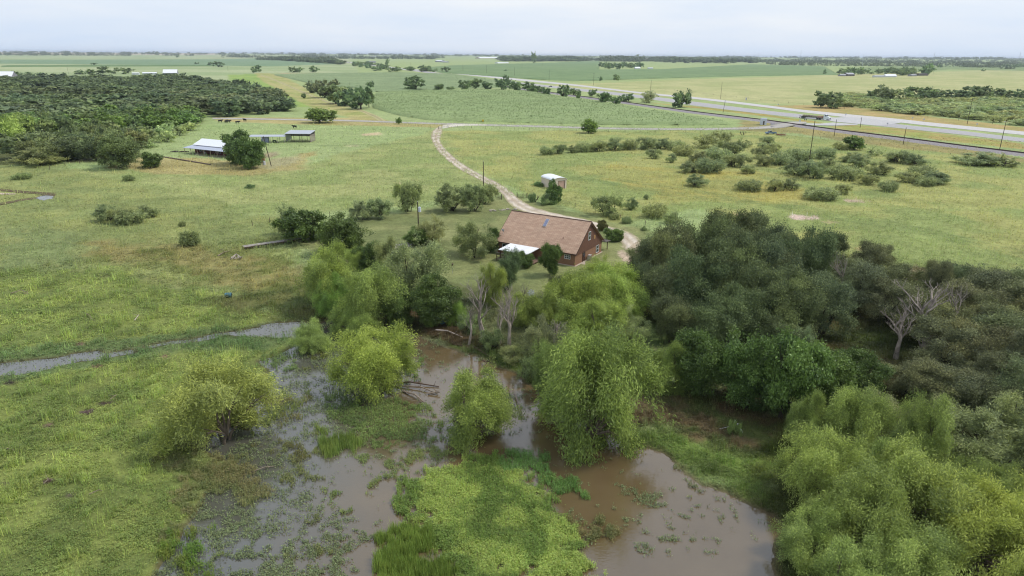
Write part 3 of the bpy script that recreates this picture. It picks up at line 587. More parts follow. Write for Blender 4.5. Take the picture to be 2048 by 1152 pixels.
SH=[(1095,310,26,16),(1120,308,24,18),(1146,306,22,14),(1168,304,30,18),(1195,303,30,20),(1228,301,34,24),(1258,300,28,20),(1290,299,34,22),(1325,298,36,20),(1350,300,30,18),(1306,318,26,18),(1343,326,18,18),(1365,311,36,20),(1410,296,40,26),(1440,286,40,24),(1484,294,34,16),(1527,298,22,12),(1400,330,44,26),(1435,323,44,26),(1462,312,44,28),(1380,346,40,22),(1420,346,46,28),(1470,334,40,24),
(1393,373,38,24),(1500,382,42,22),(1548,382,30,22),(1578,380,34,22),(1640,399,50,24),(1685,389,24,18),(1757,350,40,26),(1775,383,28,20),(1815,366,36,20),(1868,368,44,24),(1840,355,40,22),(1625,358,44,34),(1590,350,40,28),(1560,330,36,24),(1530,332,30,20),(1655,345,40,28),(1690,360,44,28),(1735,370,30,20),(1720,335,40,26),(1600,325,40,26),(1795,325,44,22),(1830,330,34,20),(1650,318,34,22),(1535,288,26,14),(1700,325,30,20),(1850,372,30,18),(1520,318,30,20),(1955,330,60,24),(2000,332,50,24),(1545,305,24,16),(1680,300,24,16),(1745,312,26,16),(1498,348,26,16)]
SHL=rowlabels(SH,'mesquite shrub,','shrubs in the right pasture',12)
for i,a in enumerate(SH):
    T('M' if i%3 else 'B',a[0],a[1],a[1]-a[3]-1,a[2]*1.2,SHL[i],'mesquite shrubs scattered over the right pasture',tint=(1,1.05,.95))
def inpoly(x,y,P): return sdf(np.array([x]),np.array([y]),P,1)[0]<0
def wood(poly,sp,k,label,group,h,tints,wf=1.5,seed=1,maxn=200,ind=999,rest=None):
    P=GP(poly); g=random.Random(seed); pts=[]; x0,x1,y0,y1=P[:,0].min(),P[:,0].max(),P[:,1].min(),P[:,1].max()
    ca=np.array([(g.uniform(x0,x1),g.uniform(y0,y1)) for _ in range(9000)]); ca=ca[sdf(ca[:,0],ca[:,1],P,1)<0]; ca=ca[(fbm(ca[:,0],ca[:,1],45,97,2)>.33)|(maxn<400)]; A=np.zeros((0,2))
    for q in ca:
        if len(A)==0 or ((A-q)**2).sum(1).min()>sp*sp: A=np.vstack([A,q])
        if len(A)>=maxn: break
    pts=sorted(map(tuple,A),key=lambda p:math.hypot(*p)); Vs=[];Ts=[]
    for x,y in pts[ind:]:
        me=proto('E',2)[g.randint(0,2)][0]; n=len(me.vertices); v=np.empty(n*3,np.float32); me.vertices.foreach_get('co',v); v=v.reshape(-1,3).copy(); tt=np.empty(n,np.float32); me.attributes['tone'].data.foreach_get('value',tt)
        a=g.uniform(0,6.28); ww=sp*wf*g.uniform(.55,1.35); hh=h*g.uniform(.55,1.35); ca_,sa=math.cos(a),math.sin(a)
        Vs.append(np.stack([(v[:,0]*ca_-v[:,1]*sa)*ww+x,(v[:,0]*sa+v[:,1]*ca_)*ww+y,v[:,2]*hh],1)); Ts.append(np.clip(tt+g.uniform(-.2,.34),0,1))
    if Vs:
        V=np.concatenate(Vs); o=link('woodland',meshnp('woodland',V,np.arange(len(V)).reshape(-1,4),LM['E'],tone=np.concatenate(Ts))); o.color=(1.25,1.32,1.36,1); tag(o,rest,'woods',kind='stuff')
    lb=rowlabels([(math.atan2(x,y),-math.hypot(x,y)) for x,y in pts[:ind]],*label,per=14) if isinstance(label,tuple) else None
    for ii,(x,y) in enumerate(pts[:ind]):
        hh=h*g.uniform(.75,1.2); kk=g.choice(k); tree_at(kk,x,y,sp*wf*g.uniform(.65,1.4),hh,lb[ii] if lb else label,group,g.choice(tints))
    return len(pts)
WT=[(.8,.84,.86),(.95,.9,.95),(.68,.8,.75),(.88,.96,.8),(.75,.85,.8)]
wood([(-60,166),(60,163),(200,164),(330,164),(450,168),(480,180),(560,203),(570,222),(500,236),(430,236),(300,236),(150,246),(-60,252)],19.,'EEEE','dark tree in the broad wood behind the left farm','trees of the broad left wood',9.5,WT,seed=4,maxn=900,ind=110,rest='broad dark wood stretching behind the front rows of trees on the left')
wood([(30,255),(150,250),(250,240),(380,236),(395,248),(340,258),(280,258),(180,272),(60,280)],9.5,'EEG',('green tree,','the left wood edge'),'greener front trees of the left wood',8.5,[(1,1.1,.8),(.9,1.05,.8),(1.2,1.2,.8),(.8,1,.8)],seed=7,maxn=60,wf=1.4)
wood([(40,322),(90,330),(190,325),(260,318),(285,300),(265,280),(180,285),(60,300)],7.6,'EDE',('dark tree,','the farmhouse grove'),'trees of the grove left of the farmhouse',8.5,[(.9,1,.75),(1,1,.8),(1.1,1.1,.8)],seed=9,maxn=26)
for bx,by,ty,w_,l in [(8,292,232,60,'bright yellow green willow at the left edge of the photo'),(40,275,228,50,'yellow green willow behind the left edge willow'),(-10,262,225,50,'pale willow cut by the left edge of the photo')]:
    T('W',bx,by,ty,w_,l,tint=(1.0,1.05,.95))
T('M',80,330,298,72,'yellowish bush at the near corner of the left grove',tint=(1,1,.8)); T('G',65,268,236,58,'bright green domed tree at the left wood edge',tint=(.9,1.2,.9))
for i,(a,b,c,d) in enumerate([(295,283,28,34),(322,275,26,38),(350,262,20,30),(376,262,18,34),(330,285,22,36),(300,296,18,30),(355,272,18,34)]):
    T('B',a,b,b-c,d,['first','third','fifth','seventh','fourth','second','sixth'][i]+' from the left of the pale brush clumps at the left wood edge','pale brush at the farmyard edge of the left wood',tint=(.95,1.1,.9))
# mid distance
for k,bx,by,ty,w_,l,ti in [('E',628,186,162,30,'greyish tree at the far end of the field hedge clump',(1.1,1,1.1)),('E',650,196,160,44,'tall tree in the left of the field hedge clump',(1.1,1,1.1)),('E',672,208,170,48,'dark tree in the middle of the field hedge clump',(.9,1,.85)),('E',690,212,175,42,'dark tree right of the middle of the field hedge clump',(.8,.95,.8)),('E',722,219,174,46,'dark tree at the near end of the field hedge clump',(.8,1,.85)),('E',738,215,178,20,'slim tree against the corn at the near end of the hedge clump',(.8,1,.9)),
('E',738,177,162,16,'small tree in the corn above the hedge clump',(.8,1,.9)),('E',832,181,153,36,'lone tree in the middle of the cornfield',(.75,.95,.8)),('E',878,181,168,18,'left small tree of the cornfield headland row',(.75,.95,.8)),('E',899,181,173,18,'second small tree of the cornfield headland row',(.75,.95,.8)),
('E',931,180,161,22,'first dark tree of the railway hedge',(.75,.95,.8)),('E',950,178,158,26,'second dark tree of the railway hedge',(.8,1,.85)),('E',974,178,163,26,'third dark tree of the railway hedge',(.75,1,.8)),('E',1003,179,158,26,'fourth dark tree of the railway hedge',(.75,.95,.8)),('E',1013,170,150,16,'tall slim tree of the railway hedge',(.75,.95,.85)),('E',1033,182,160,30,'wide tree of the railway hedge where the road comes close',(.85,1.05,.9)),('E',1055,184,164,26,'tree of the railway hedge right of the wide one',(.75,1,.8)),('E',1075,186,172,26,'low tree in the middle of the railway hedge',(.75,1,.8)),('E',1095,191,174,18,'small round tree of the railway hedge',(.75,1,.8)),
('E',1125,196,170,22,'spiky tree of the railway hedge',(.8,1.05,.9)),('E',1147,190,177,20,'low bush pair of the railway hedge',(.8,1.05,.9)),('E',1157,198,180,12,'narrow bush of the railway hedge',(.8,1.05,.9)),('E',1184,193,179,16,'bush by the highway across the rails',(.9,1.15,.9)),('E',1210,208,185,30,'wide bush at the cornfield corner of the railway hedge',(.8,1.05,.8)),('E',1231,210,192,20,'dark bush at the right end of the railway hedge',(.75,1,.8)),('E',1257,203,188,26,'low bush beside the rails',(.85,1.05,.9)),('M',1296,206,182,28,'thin greyish tree between rails and highway',(1.1,1.05,1.1)),('E',1357,215,180,40,'large dark tree between rails and highway',(.85,1,.85)),
('E',1205,134,126,10,'small tree left in the corn beyond the highway',(.8,1,.9)),('E',1200,162,153,9,'tiny tree at the far verge of the highway',(.8,1,.9)),('E',1232,162,149,14,'round tree at the far verge of the highway',(.75,1,.8)),
('E',1660,216,184,44,'dark tree by the frontage road beside a pole',(.85,1.05,.95)),('E',1640,215,195,20,'small tree left of the frontage road tree',(.85,1.05,.95)),('E',1780,206,172,48,'tall greyish tree at the back of the roadside brush',(1.1,1.1,1.05)),('E',1745,200,182,30,'dark tree at the left of the roadside brush',(.9,1,.9)),('E',1840,204,175,52,'wide dark tree in the roadside brush',(.85,1,.85)),('E',1875,200,176,30,'tree right of the wide one in the roadside brush',(1.1,1.1,1)),('E',1905,204,180,40,'dark tree in the middle right of the roadside brush',(.9,1,.95)),('E',1965,200,173,46,'tall tree in the right of the roadside brush',(1,1.1,1)),('E',2005,200,178,40,'tree next to last in the roadside brush',(1,1.1,1)),('E',2045,202,178,34,'dark tree at the right edge in the roadside brush',(.75,.95,.85)),('E',1930,196,182,30,'low tree in the right middle of the roadside brush',(.95,1.05,1)),
('E',514,146,131,20,'lone dark tree on the far field track',(.7,.85,.8)),('E',585,145,134,16,'left tree of the round pair beyond the corn',(.8,.95,.8)),('E',599,145,135,16,'right tree of the round pair beyond the corn',(.8,.95,.8)),('E',629,145,132,18,'round tree right of the pair beyond the corn',(.7,.9,.8)),('E',437,134,123,20,'dark clump tree on the far left field',(.7,.85,.8)),('E',420,131,124,10,'tiny tree left of the far dark clump',(.7,.85,.8)),('E',394,129,124,6,'tiniest tree on the far left field',(.7,.85,.8)),('E',188,130,126,8,'tiny bush in the far left field',(.7,.85,.8)),('E',354,115,110,7,'tiny distant tree under the warehouses',(.7,.85,.8)),
('E',217,148,133,28,'tall dark tree left of the trailers',(.8,.95,.85)),('E',253,148,136,22,'dark tree at the end of the trailers',(.75,.95,.8)),('E',178,148,138,22,'pale tree far left of the trailers',(1,1.15,.9)),('E',160,149,141,20,'small pale tree furthest left of the trailers',(1,1.15,.9)),('E',200,148,140,14,'tree beside the tall dark tree near the trailers',(.9,1,.85)),('E',30,152,142,16,'dark tree behind the barn at the left edge',(.7,.9,.8)),('E',52,153,144,18,'tree right of the barn at the left edge',(.7,.9,.8)),('E',78,155,146,16,'third tree right of the barn at the left edge',(.75,.95,.8)),('E',75,164,152,24,'low tree between the barn and the broad wood',(.75,.95,.8)),('E',105,168,156,20,'low tree before the broad wood near the barn',(.75,.95,.8)),
('E',607,197,187,8,'tiny tree at the field track',(.8,1,.8)),
('E',1012,143,139,8,'tiny tree on the left of the far crops',(.7,.9,.9))]:
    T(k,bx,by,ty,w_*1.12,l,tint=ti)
wood([(1650,200),(1700,192),(1800,205),(1950,200),(2120,205),(2120,262),(2000,246),(1900,238),(1800,226),(1700,214)],11,'BBM','grey green brush packed along the frontage road','brush packed along the frontage road',4.5,[(1,1.05,.9),(1.1,1.1,.95),(.85,1,.85)],wf=1.7,seed=12,maxn=190)
wood([(700,128),(735,128),(800,141),(840,139),(905,142),(900,146),(760,147),(705,134)],17,'E',('tree,','the clump at the highway bend'),'trees of the clump at the highway bend',11,[(.75,.95,.85),(.85,1.05,.9)],seed=13,maxn=30)
wood([(1198,133),(1290,133),(1300,137.5),(1215,139)],16,'E',('tree,','the far homestead clump'),'trees of the homestead clump beyond the highway',15,[(.7,.9,.8)],seed=14,maxn=22)
wood([(1664,147),(1830,145),(1838,149),(1840,151.5),(1668,150.5)],17,'E',('tree,','the white farm grove'),'trees around the white farm on the right',14,[(.75,.95,.8),(.9,1.05,.9)],seed=15,maxn=24)
for bx,by,ty,w_,l in [(1856,150,128,30,'lone round tree right of the white farm'),(1649,149,139,9,'small tree left of the white farm'),(1067,126,105,13,'tall poplar on the horizon'),(775,132,118,9,'dark tree between two far buildings'),(1967,143,137,6,'tiny tree far right of the white farm')]:
    T('E',bx,by,ty,w_,l,tint=(.75,.95,.85))
wood([(2010,133),(2080,133),(2080,136),(2010,136)],24,'E',('tree,','the far right edge clump'),'trees of the far dark clump at the right edge',13,[(.7,.9,.8)],seed=18,maxn=12)
wood([(545,117),(590,117.5),(650,122),(690,127),(680,129),(600,124),(545,120)],34,'E','far tree of the belt along the highway bend','far trees along the highway beyond the corn',14,[(.75,.95,.9)],seed=19,maxn=260,ind=0,rest='loose far tree belt along the highway bend')
wood([(1000,119),(1130,119),(1170,121.5),(1150,123),(1010,123)],50,'E','far tree in the belt behind the white house','far trees behind the white house',24,[(.75,.95,.9)],seed=20,maxn=260,ind=0,rest='far tree belt behind the white house')
wood([(1290,118),(1500,120),(1530,126),(1400,128),(1300,124)],48,'E','far tree in the belt left of the white farm','far trees in the belt left of the white farm',25,[(.8,1,.9)],seed=21,maxn=260,ind=0,rest='far tree belt left of the white farm')
# far woods: a mass nobody could count
def belts():
    g=np.random.default_rng(3); Vs=[];Ts=[]
    B=[(-350,2400,8200,8800,20,900,900,1),(-350,2400,9800,10800,26,1500,1800,0),(-350,340,7600,8200,18,260,700,0),(500,900,7000,7600,20,260,500,0),(690,880,6300,6300,24,120,300,0),(560,700,4700,3600,18,130,300,0),
    (1100,1360,5600,5600,30,260,500,0),(1180,1250,5200,5200,34,50,300,0),(1450,2400,5000,5400,18,500,1200,0),(1480,2400,4000,4300,13,420,800,0),(1500,1900,3700,3700,9,200,350,0),(1700,2400,6800,7200,18,500,900,0),(1480,1700,6500,6500,22,180,500,0),(1900,2400,3300,3300,9,140,260,0)]
    for x0,x1,d0,d1,h,n,dep,gap in B:
        for q in range(n):
            t=g.random(); px=x0+(x1-x0)*t
            if gap and vnoise(np.array([px/60.]),np.array([3.]),7)[0]<.5: continue
            dd=d0+(d1-d0)*t+g.uniform(0,dep); an=math.atan((px-1024)/(F*.947+0)); cx,cy=dd*math.sin(an),dd*math.cos(an); zb=float(ground_z(np.array([cx]),np.array([cy]))[0])
            hh=h*g.uniform(.45,1.15)*(.7+.6*vnoise(np.array([px/22.]),np.array([h*1.]),5)[0]); ww=hh*g.uniform(1.3,2.6)
            m=26; a=g.normal(size=(m,3)); a/=np.linalg.norm(a,axis=1)[:,None]; c=np.array([cx,cy,zb+hh*.5])+a*np.array([ww*.5,ww*.5,hh*.5]); s=hh*.22
            u=g.normal(size=(m,3)); u/=np.linalg.norm(u,axis=1)[:,None]; v=np.cross(u,a); v/=np.linalg.norm(v,axis=1)[:,None]+1e-6
            Vs.append(np.stack([c-u*s,c+v*s,c+u*s,c-v*s],1).reshape(-1,3)); Ts.append(np.repeat(np.clip(g.normal(.35,.15,m),0,1),4))
    V=np.concatenate(Vs); me=meshnp('distant_woods',V,np.arange(len(V)).reshape(-1,4),LM['E'],tone=np.concatenate(Ts))
    tag(link('distant_woods',me),'blue green woods and tree belts along the whole horizon','woods',kind='stuff')
belts()
# ------------------------------------------------------------------ roads
def gz(x,y): return ground_z(np.atleast_1d(np.array(x,float)),np.atleast_1d(np.array(y,float)))
def strip(name,sm_,mt,dz=.05,wob=.3,na=5,step=3.,cola=None,zf=None,kind='structure',seed=1,track=None):
    A=np.array([[G(px,a)[:2],G(px,b)[:2]] for px,a,b in sm_]) if len(sm_[0])==3 else np.array([[p,q] for p,q in sm_])
    A=A.reshape(len(sm_),2,2); out=[]
    for i in range(len(A)-1):
        n=max(2,int(np.linalg.norm(A[i+1].mean(0)-A[i].mean(0))/step))
        for t in np.linspace(0,1,n,endpoint=False):
            # catmull-rom
            p0,p1,p2,p3=A[max(i-1,0)],A[i],A[i+1],A[min(i+2,len(A)-1)]
            out.append(.5*((2*p1)+(-p0+p2)*t+(2*p0-5*p1+4*p2-p3)*t*t+(-p0+3*p1-3*p2+p3)*t**3) if len(sm_)>3 else p1*(1-t)+p2*t)
    out.append(A[-1]); out=np.array(out); n=len(out)
    d=out[:,1]-out[:,0]; d/=np.linalg.norm(d,axis=1)[:,None]+1e-9; s=np.arange(n)*step
    if wob:
        out[:,0]+=d*((fbm(s,s*0,2.5,seed)-.5)*2*wob)[:,None]; out[:,1]+=d*((fbm(s,s*0,2.5,seed+9)-.5)*2*wob)[:,None]
    u=np.linspace(0,1,na); P=out[:,:1]*(1-u)[None,:,None]+out[:,1:]*u[None,:,None]; x=P[...,0].ravel();y=P[...,1].ravel()
    z=gz(x,y)+dz+(zf(x,y) if zf else 0); i=np.arange(n*na).reshape(n,na)
    Fc=np.stack([i[:-1,:-1],i[:-1,1:],i[1:,1:],i[1:,:-1]],-1).reshape(-1,4)
    V=np.stack([x,y,z],1); q=V[Fc[0]]; nz_=np.cross(q[1]-q[0],q[2]-q[0])[2]
    if nz_<0: Fc=Fc[:,::-1]
    col=None
    if cola is not None: col=cola(np.tile(u,n),x,y)
    return tag(link(name,meshnp(name,V,Fc,mt,col=col,smooth=True)),kind=kind)
asph=mat('asphalt_worn',L((170,167,167)),.9,var=.08,scale=.6); conc=mat('pale_gravel',L((196,192,188)),.95,var=.08,scale=.5)
chip=colmat('road_chip',detail=((.6,.12),(4,.12)),bump=.2)
HW_=[(2300,302,313),(2160,288.5,298),(2048,277,285.5),(1930,263,271),(1792,248.5,256.5),(1660,234.5,242.5),(1536,222,229.5),(1399,205,213),(1280,190.5,196.5),(1149,176.5,181),(1024,163.5,166.5),(900,149,151.5),(824,139.3,141.6),(760,131.5,132.8),(700,124.5,125.5),(640,119,119.7)]
HW=[(a,b+.09*(c-b),c-.09*(c-b)) for a,b,c in HW_]
strip('highway',HW,asph,.12,wob=0,step=12)
strip('highway_shoulder',[(a,b-.5,c+.7) for a,b,c in HW],mat('shoulder',L((190,184,172)),.95,var=.1,scale=.4),.1,wob=0,step=12)
strip('frontage_road',[(2300,288,296),(2160,275,282.5),(2048,264,271),(1930,252.5,259.5),(1850,244.5,251.5),(1792,238,245),(1700,229.5,236),(1600,219.5,224.5),(1536,211.5,216),(1399,195.5,199.5),(1280,184.5,187.5),(1149,169,172),(1024,156.5,160),(900,144.5,147),(824,138,138.6)],conc,.11,wob=.2,step=12)
strip('junction_apron',[(1640,239,236),(1668,244,236),(1700,247,235),(1740,251,238),(1772,250,241.5),(1800,247,244.5)],mat('apron',L((186,184,182)),.95,var=.08,scale=.5),.13,wob=0,step=6)
strip('crossing_apron',[(1612,251,247.5),(1640,251.5,248),(1665,252,246),(1690,251.5,247.5),(1715,250.5,249)],mat('apron',L((186,184,182)),.95,var=.08,scale=.5),.14,wob=0,step=6)
CR=G(1603,250); 
def ramp(x,y): return 1.3*(1-sm(np.hypot(x-CR.x,y-CR.y),4,26))
strip('county_road',[(1612,245.5,252),(1585,247,254),(1555,250,257),(1500,254.5,259.5),(1400,256.5,261),(1300,256.5,260.5),(1200,255,259),(1100,252,256),(1024,250,254),(900,246.8,250.4),(800,243.8,247),(700,240.3,243.6),(620,239,242),(512,237,240),(460,236,239.2),(425,236,239)],chip,.06,wob=.35,step=4,zf=ramp,
   cola=lambda u,x,y: L((178,172,164))*(1-.55*(np.abs(u-.5)>.42))[:,None]*(.85+.3*fbm(x,y,6,2))[:,None]+L((120,125,80))*(.55*(np.abs(u-.5)>.42))[:,None]*.6)
strip('asphalt_pad',[(1541,255,244),(1565,252,244),(1590,248,243.5)],mat('asphalt_dark',L((120,116,122)),.9,var=.1,scale=.5),.09,wob=.2,step=4)
# dirt drive with two worn tracks
DR0=[((874,256),(884,251)),((862,262),(888,264)),((859,272),(884,275)),((862,285),(884,284)),((874,304),(893,298)),((893,323),(913,316)),((915,340),(936,332)),((938,352),(957,345)),((962,365),(980,357)),((984,378),(1004,368)),((1003,393),(1024,382)),((1012,407),(1042,397)),((1028,420),(1064,411)),((1055,430),(1092,421)),((1100,440),(1130,430)),((1165,453),(1180,440)),((1215,470),(1220,452)),((1240,490),(1258,462)),((1247,505),(1283,478))]
DR=[((.88*a[0]+.12*b[0],.88*a[1]+.12*b[1]),(.12*a[0]+.88*b[0],.12*a[1]+.88*b[1])) for a,b in DR0]
def drc(u,x,y):
    n=fbm(x,y,2.,71)[:,None]; tr=(np.exp(-((u-.26)/.13)**2)+np.exp(-((u-.76)/.13)**2))[:,None]; tr=np.clip(tr*(.6+.8*n),0,1)
    base=L((188,172,150))*(.8+.4*n); g=L((158,152,112)); mud=L((150,130,112))
    c=base*(1-tr)+L((214,202,186))*tr; e=sm(np.abs(u-.5)+(n[:,0]-.5)*.5,.33,.52)[:,None]; k=sm(fbm(x,y,3.5,73),.45,.65)[:,None]*.5
    c=c*(1-k)+mud*k; c=c*(1-e)+g*e; return c
strip('dirt_drive',[(tuple(G(*a)[:2]),tuple(G(*b)[:2])) for a,b in DR],colmat('dirt',detail=((.5,.12),(2.5,.12)),bump=.4),.05,wob=.35,na=11,step=1.5,cola=drc)
strip('gate_apron',[(885,251,258),(905,249.5,254.5),(935,249,252.2),(975,250,251.5)],chip,.08,wob=.5,step=3,cola=lambda u,x,y:np.tile(L((212,204,190)),(len(u),1)))
strip('field_track',[(tuple(G(*a)[:2]),tuple(G(*b)[:2])) for a,b in [((756,242),(772,243)),((742,233),(752,231)),((700,216),(708,215)),((650,204),(656,203)),((600,184),(604,182)),((560,166),(562,164)),((520,150),(522,149))]],chip,.06,wob=.5,step=4,na=7,
   cola=lambda u,x,y:(L((178,170,124))*(1-.25*np.exp(-((u-.5)/.2)**2))[:,None]*(.8+.4*fbm(x,y,5,4))[:,None]))
mud=lambda u,x,y:np.tile(L((104,92,70)),(len(u),1))*(.75+.5*fbm(x,y,1.5,3))[:,None]
strip('ditch',[(-60,372,376),(0,378,383),(60,384,388.5),(112,386.5,391)],chip,.07,wob=.5,step=1.5,cola=mud)
strip('ditch',[(-60,418,424),(0,407,412),(50,398.5,402),(82,392,396)],chip,.07,wob=.5,step=1.5,cola=mud)
strip('dirt_path',[(-60,386,391),(0,387,390.5),(32,388.5,390)],chip,.08,wob=.3,step=1.5,cola=lambda u,x,y:np.tile(L((196,178,160)),(len(u),1)))
# railway
RL=[(2300,334),(2160,317.5),(2048,304.5),(1920,289),(1792,272.5),(1700,261.5),(1611,250),(1536,239.5),(1399,223.5),(1324,213.5),(1241,202),(1124,187),(1024,173.5),(930,163),(850,155),(790,150)]
RC=[G(x,y,1.5) for x,y in RL]
def railpts(step=8):
    o=[]
    for i in range(len(RC)-1):
        n=max(1,int((RC[i+1]-RC[i]).length/step))
        for t in range(n): o.append(RC[i].lerp(RC[i+1],t/n))
    return o+[RC[-1]]
def sweep(prof,pts,name,m,parent):
    V=[];n=len(pts);k=len(prof)
    for i,p in enumerate(pts):
        d=(pts[min(i+1,n-1)]-pts[max(i-1,0)]); d.z=0; d.normalize(); s=Vector((d.y,-d.x,0))
        for a,z in prof: V.append((p.x+s.x*a,p.y+s.y*a,z))
    Fc=[(i*k+j,i*k+j+1,(i+1)*k+j+1,(i+1)*k+j) for i in range(n-1) for j in range(k-1)]
    me=bpy.data.meshes.new(name); me.from_pydata(V,[],Fc); me.materials.append(m); return link(name,me,parent)
rt=thing('railway_track','rusty single railway track on a grey ballast bank parallel to the highway','railway',(0,0,0))
rp_=railpts()
sweep([(-5.5,-.1),(-2.2,1.15),(2.2,1.15),(5.5,-.1)],rp_,'ballast',mat('ballast',L((158,150,150)),.95,var=.18,scale=1.6),rt)
sweep([(-1.35,1.16),(-1.35,1.3),(1.35,1.3),(1.35,1.16)],rp_,'tie_bed',mat('ties',L((78,66,62)),.95,var=.3,scale=2.),rt)
for s in (-.75,.75): sweep([(s-.05,1.3),(s-.05,1.5),(s+.05,1.5),(s+.05,1.3)],rp_,'rail',mat('rail_rust',L((74,54,50)),.6,var=.2,scale=1),rt)
# ------------------------------------------------------------------ crops
CORN=colmat('corn',detail=((.9,.16),(4,.1),(20,.08)),bump=.35,trans=.15)
def crop(name,poly,sp,hgt,ca,cb,label,dirv,leaves=0):
    P=GP(poly); x=np.arange(P[:,0].min(),P[:,0].max()+sp,sp); y=np.arange(P[:,1].min(),P[:,1].max()+sp,sp); X,Y=np.meshgrid(x,y,indexing='ij'); sh=X.shape; X=X.ravel();Y=Y.ravel()
    d=sdf(X,Y,P,50)+(fbm(X,Y,6,3)-.5)*sp; k=1-sm(d,-sp*2.2,sp*.1); du=np.array(dirv)/np.hypot(*dirv); a=X*du[0]+Y*du[1]; b=-X*du[1]+Y*du[0]
    row=fbm(a/14,b,sp*1.6,41,3); big=fbm(X,Y,45,42,3); z=hgt*k*(.88+.16*row+.12*(big-.5))-.1*(1-k)
    t=np.clip(.5+(row-.5)*1.3+(big-.5)*1.3,0,1)[:,None]; c=L(ca)*t+L(cb)*(1-t)
    n0,n1=sh; i=np.arange(n0*n1).reshape(sh); Fc=np.stack([i[:-1,:-1],i[1:,:-1],i[1:,1:],i[:-1,1:]],-1).reshape(-1,4); Fc=Fc[(d<sp*.3)[Fc].all(1)]
    u=np.unique(Fc); re=np.full(len(X),-1); re[u]=np.arange(len(u)); Fc=re[Fc]; V=np.stack([X,Y,z],1)[u]; c=c[u]
    Tr=np.concatenate([Fc[:,[0,1,2]],Fc[:,[0,2,3]]])
    if leaves:
        g=np.random.default_rng(9); j=g.integers(0,len(V),leaves); q=V[j]+np.stack([g.uniform(-sp,sp,leaves)*.6,g.uniform(-sp,sp,leaves)*.6,np.zeros(leaves)],1); ok=V[j][:,2]>hgt*.6; q=q[ok];cj=c[j][ok]*g.uniform(.92,1.16,ok.sum())[:,None]; m=len(q)
        a=g.uniform(0,6.28,m); s=g.uniform(.35,.8,m); A=np.stack([np.cos(a)*s,np.sin(a)*s,np.zeros(m)],1); tip=np.stack([g.normal(0,.3,m),g.normal(0,.3,m),g.uniform(.3,.8,m)],1)
        W_=np.stack([q-A*.5,q+A*.5,q+tip],1).reshape(-1,3); n=len(V); V=np.concatenate([V,W_]); c=np.concatenate([c,np.repeat(cj,3,0)]); Tr=np.concatenate([Tr,n+np.arange(3*m).reshape(-1,3)])
    tag(link(name,meshnp(name,V,Tr,CORN,col=c)),label,'crop field',kind='stuff')
crop('cornfield',[(742,196),(750,187),(840,183.5),(950,181),(1060,184),(1120,195),(1180,202),(1240,212),(1300,222),(1400,237),(1462,247),(1470,250.5),(1380,252),(1200,250.5),(1024,246),(900,243.5),(850,240.5),(800,233),(760,222),(742,216)],2.2,2.,(156,172,118),(144,162,110),'green cornfield between the county road and the railway',(1,.05),14000)
crop('cornfield',[(545,150),(690,147),(800,146),(905,149),(1000,162),(1060,172),(1000,176),(920,177),(880,181),(760,184),(740,186),(700,176),(640,172),(600,163)],3.,2.,(154,170,124),(138,156,112),'paler cornfield behind the hedge clump left of the railway hedge',(1,.1),8000)
crop('cornfield',[(880,146),(840,136),(900,131),(1100,126),(1200,121),(1200,140),(1320,139),(1500,129),(1650,133),(1680,150),(1500,152.5),(1300,158),(1150,163),(1080,160)],7.,2.,(140,160,112),(120,145,98),'broad cornfield on the far side of the highway',(1,.12))
crop('cornfield',[(1700,136),(1830,130),(1900,130),(2300,138),(2300,146),(2048,142),(1900,139),(1860,143),(1700,143)],9.,1.6,(150,164,112),(130,150,100),'far crop field behind the white farm',(1,.1))
crop('cornfield',[(-500,121),(0,120),(430,119),(560,116),(690,128),(540,133),(430,131),(0,127.5),(-500,127)],12.,1.6,(142,164,126),(124,150,112),'far crop field under the left horizon',(1,.04))
crop('cornfield',[(0,131.2),(440,130.5),(440,132.6),(0,134)],9.,1.4,(116,142,92),(105,132,85),'dark crop strip in front of the far left crop field',(1,.04))
# ------------------------------------------------------------------ buildings
WOOD=mat('log_wood',L((156,118,92)),.8,var=.25,scale=5,stretch=(.6,.6,9),bump=.5); SIDING=mat('siding_wood',L((124,90,74)),.8,var=.3,scale=4,stretch=(9,9,.4),bump=.4)
m,N,Lk,b=newmat('shingles'); tc=N.new('ShaderNodeTexCoord'); br=N.new('ShaderNodeTexBrick'); br.inputs['Scale'].default_value=1; br.inputs['Brick Width'].default_value=.9; br.inputs['Row Height'].default_value=.22; br.inputs['Mortar Size'].default_value=.012
br.inputs['Color1'].default_value=(*L((200,168,142)),1); br.inputs['Color2'].default_value=(*L((182,148,124)),1); br.inputs['Mortar'].default_value=(*L((120,90,78)),1); Lk.new(tc.outputs['Object'],br.inputs[0])
nn=N.new('ShaderNodeTexNoise'); nn.inputs['Scale'].default_value=.5; nn.inputs['Detail'].default_value=6; Lk.new(tc.outputs['Object'],nn.inputs[0]); mr=N.new('ShaderNodeMapRange'); mr.inputs[3].default_value=.82; mr.inputs[4].default_value=1.16; Lk.new(nn.outputs[0],mr.inputs[0])
vm=N.new('ShaderNodeVectorMath'); vm.operation='SCALE'; Lk.new(br.outputs[0],vm.inputs[0]); Lk.new(mr.outputs[0],vm.inputs['Scale']); Lk.new(vm.outputs[0],b.inputs['Base Color']); b.inputs['Roughness'].default_value=.9
SHING=m; GLASS=mat('window_glass',(.03,.035,.045),.08,var=.1,spec=.6); WHITE=mat('white_paint',(.72,.73,.74),.5,var=.05); TRIM=mat('dark_trim',L((84,62,52)),.7); SLAB=mat('slab',L((190,175,158)),.9,var=.1)
def metal(n,c,axis='x',rough=.45):
    return mat(n,c,rough,.15,var=.05,scale=1.3,stretch=(8,.4,1) if axis=='x' else (.4,8,1),spec=.5)
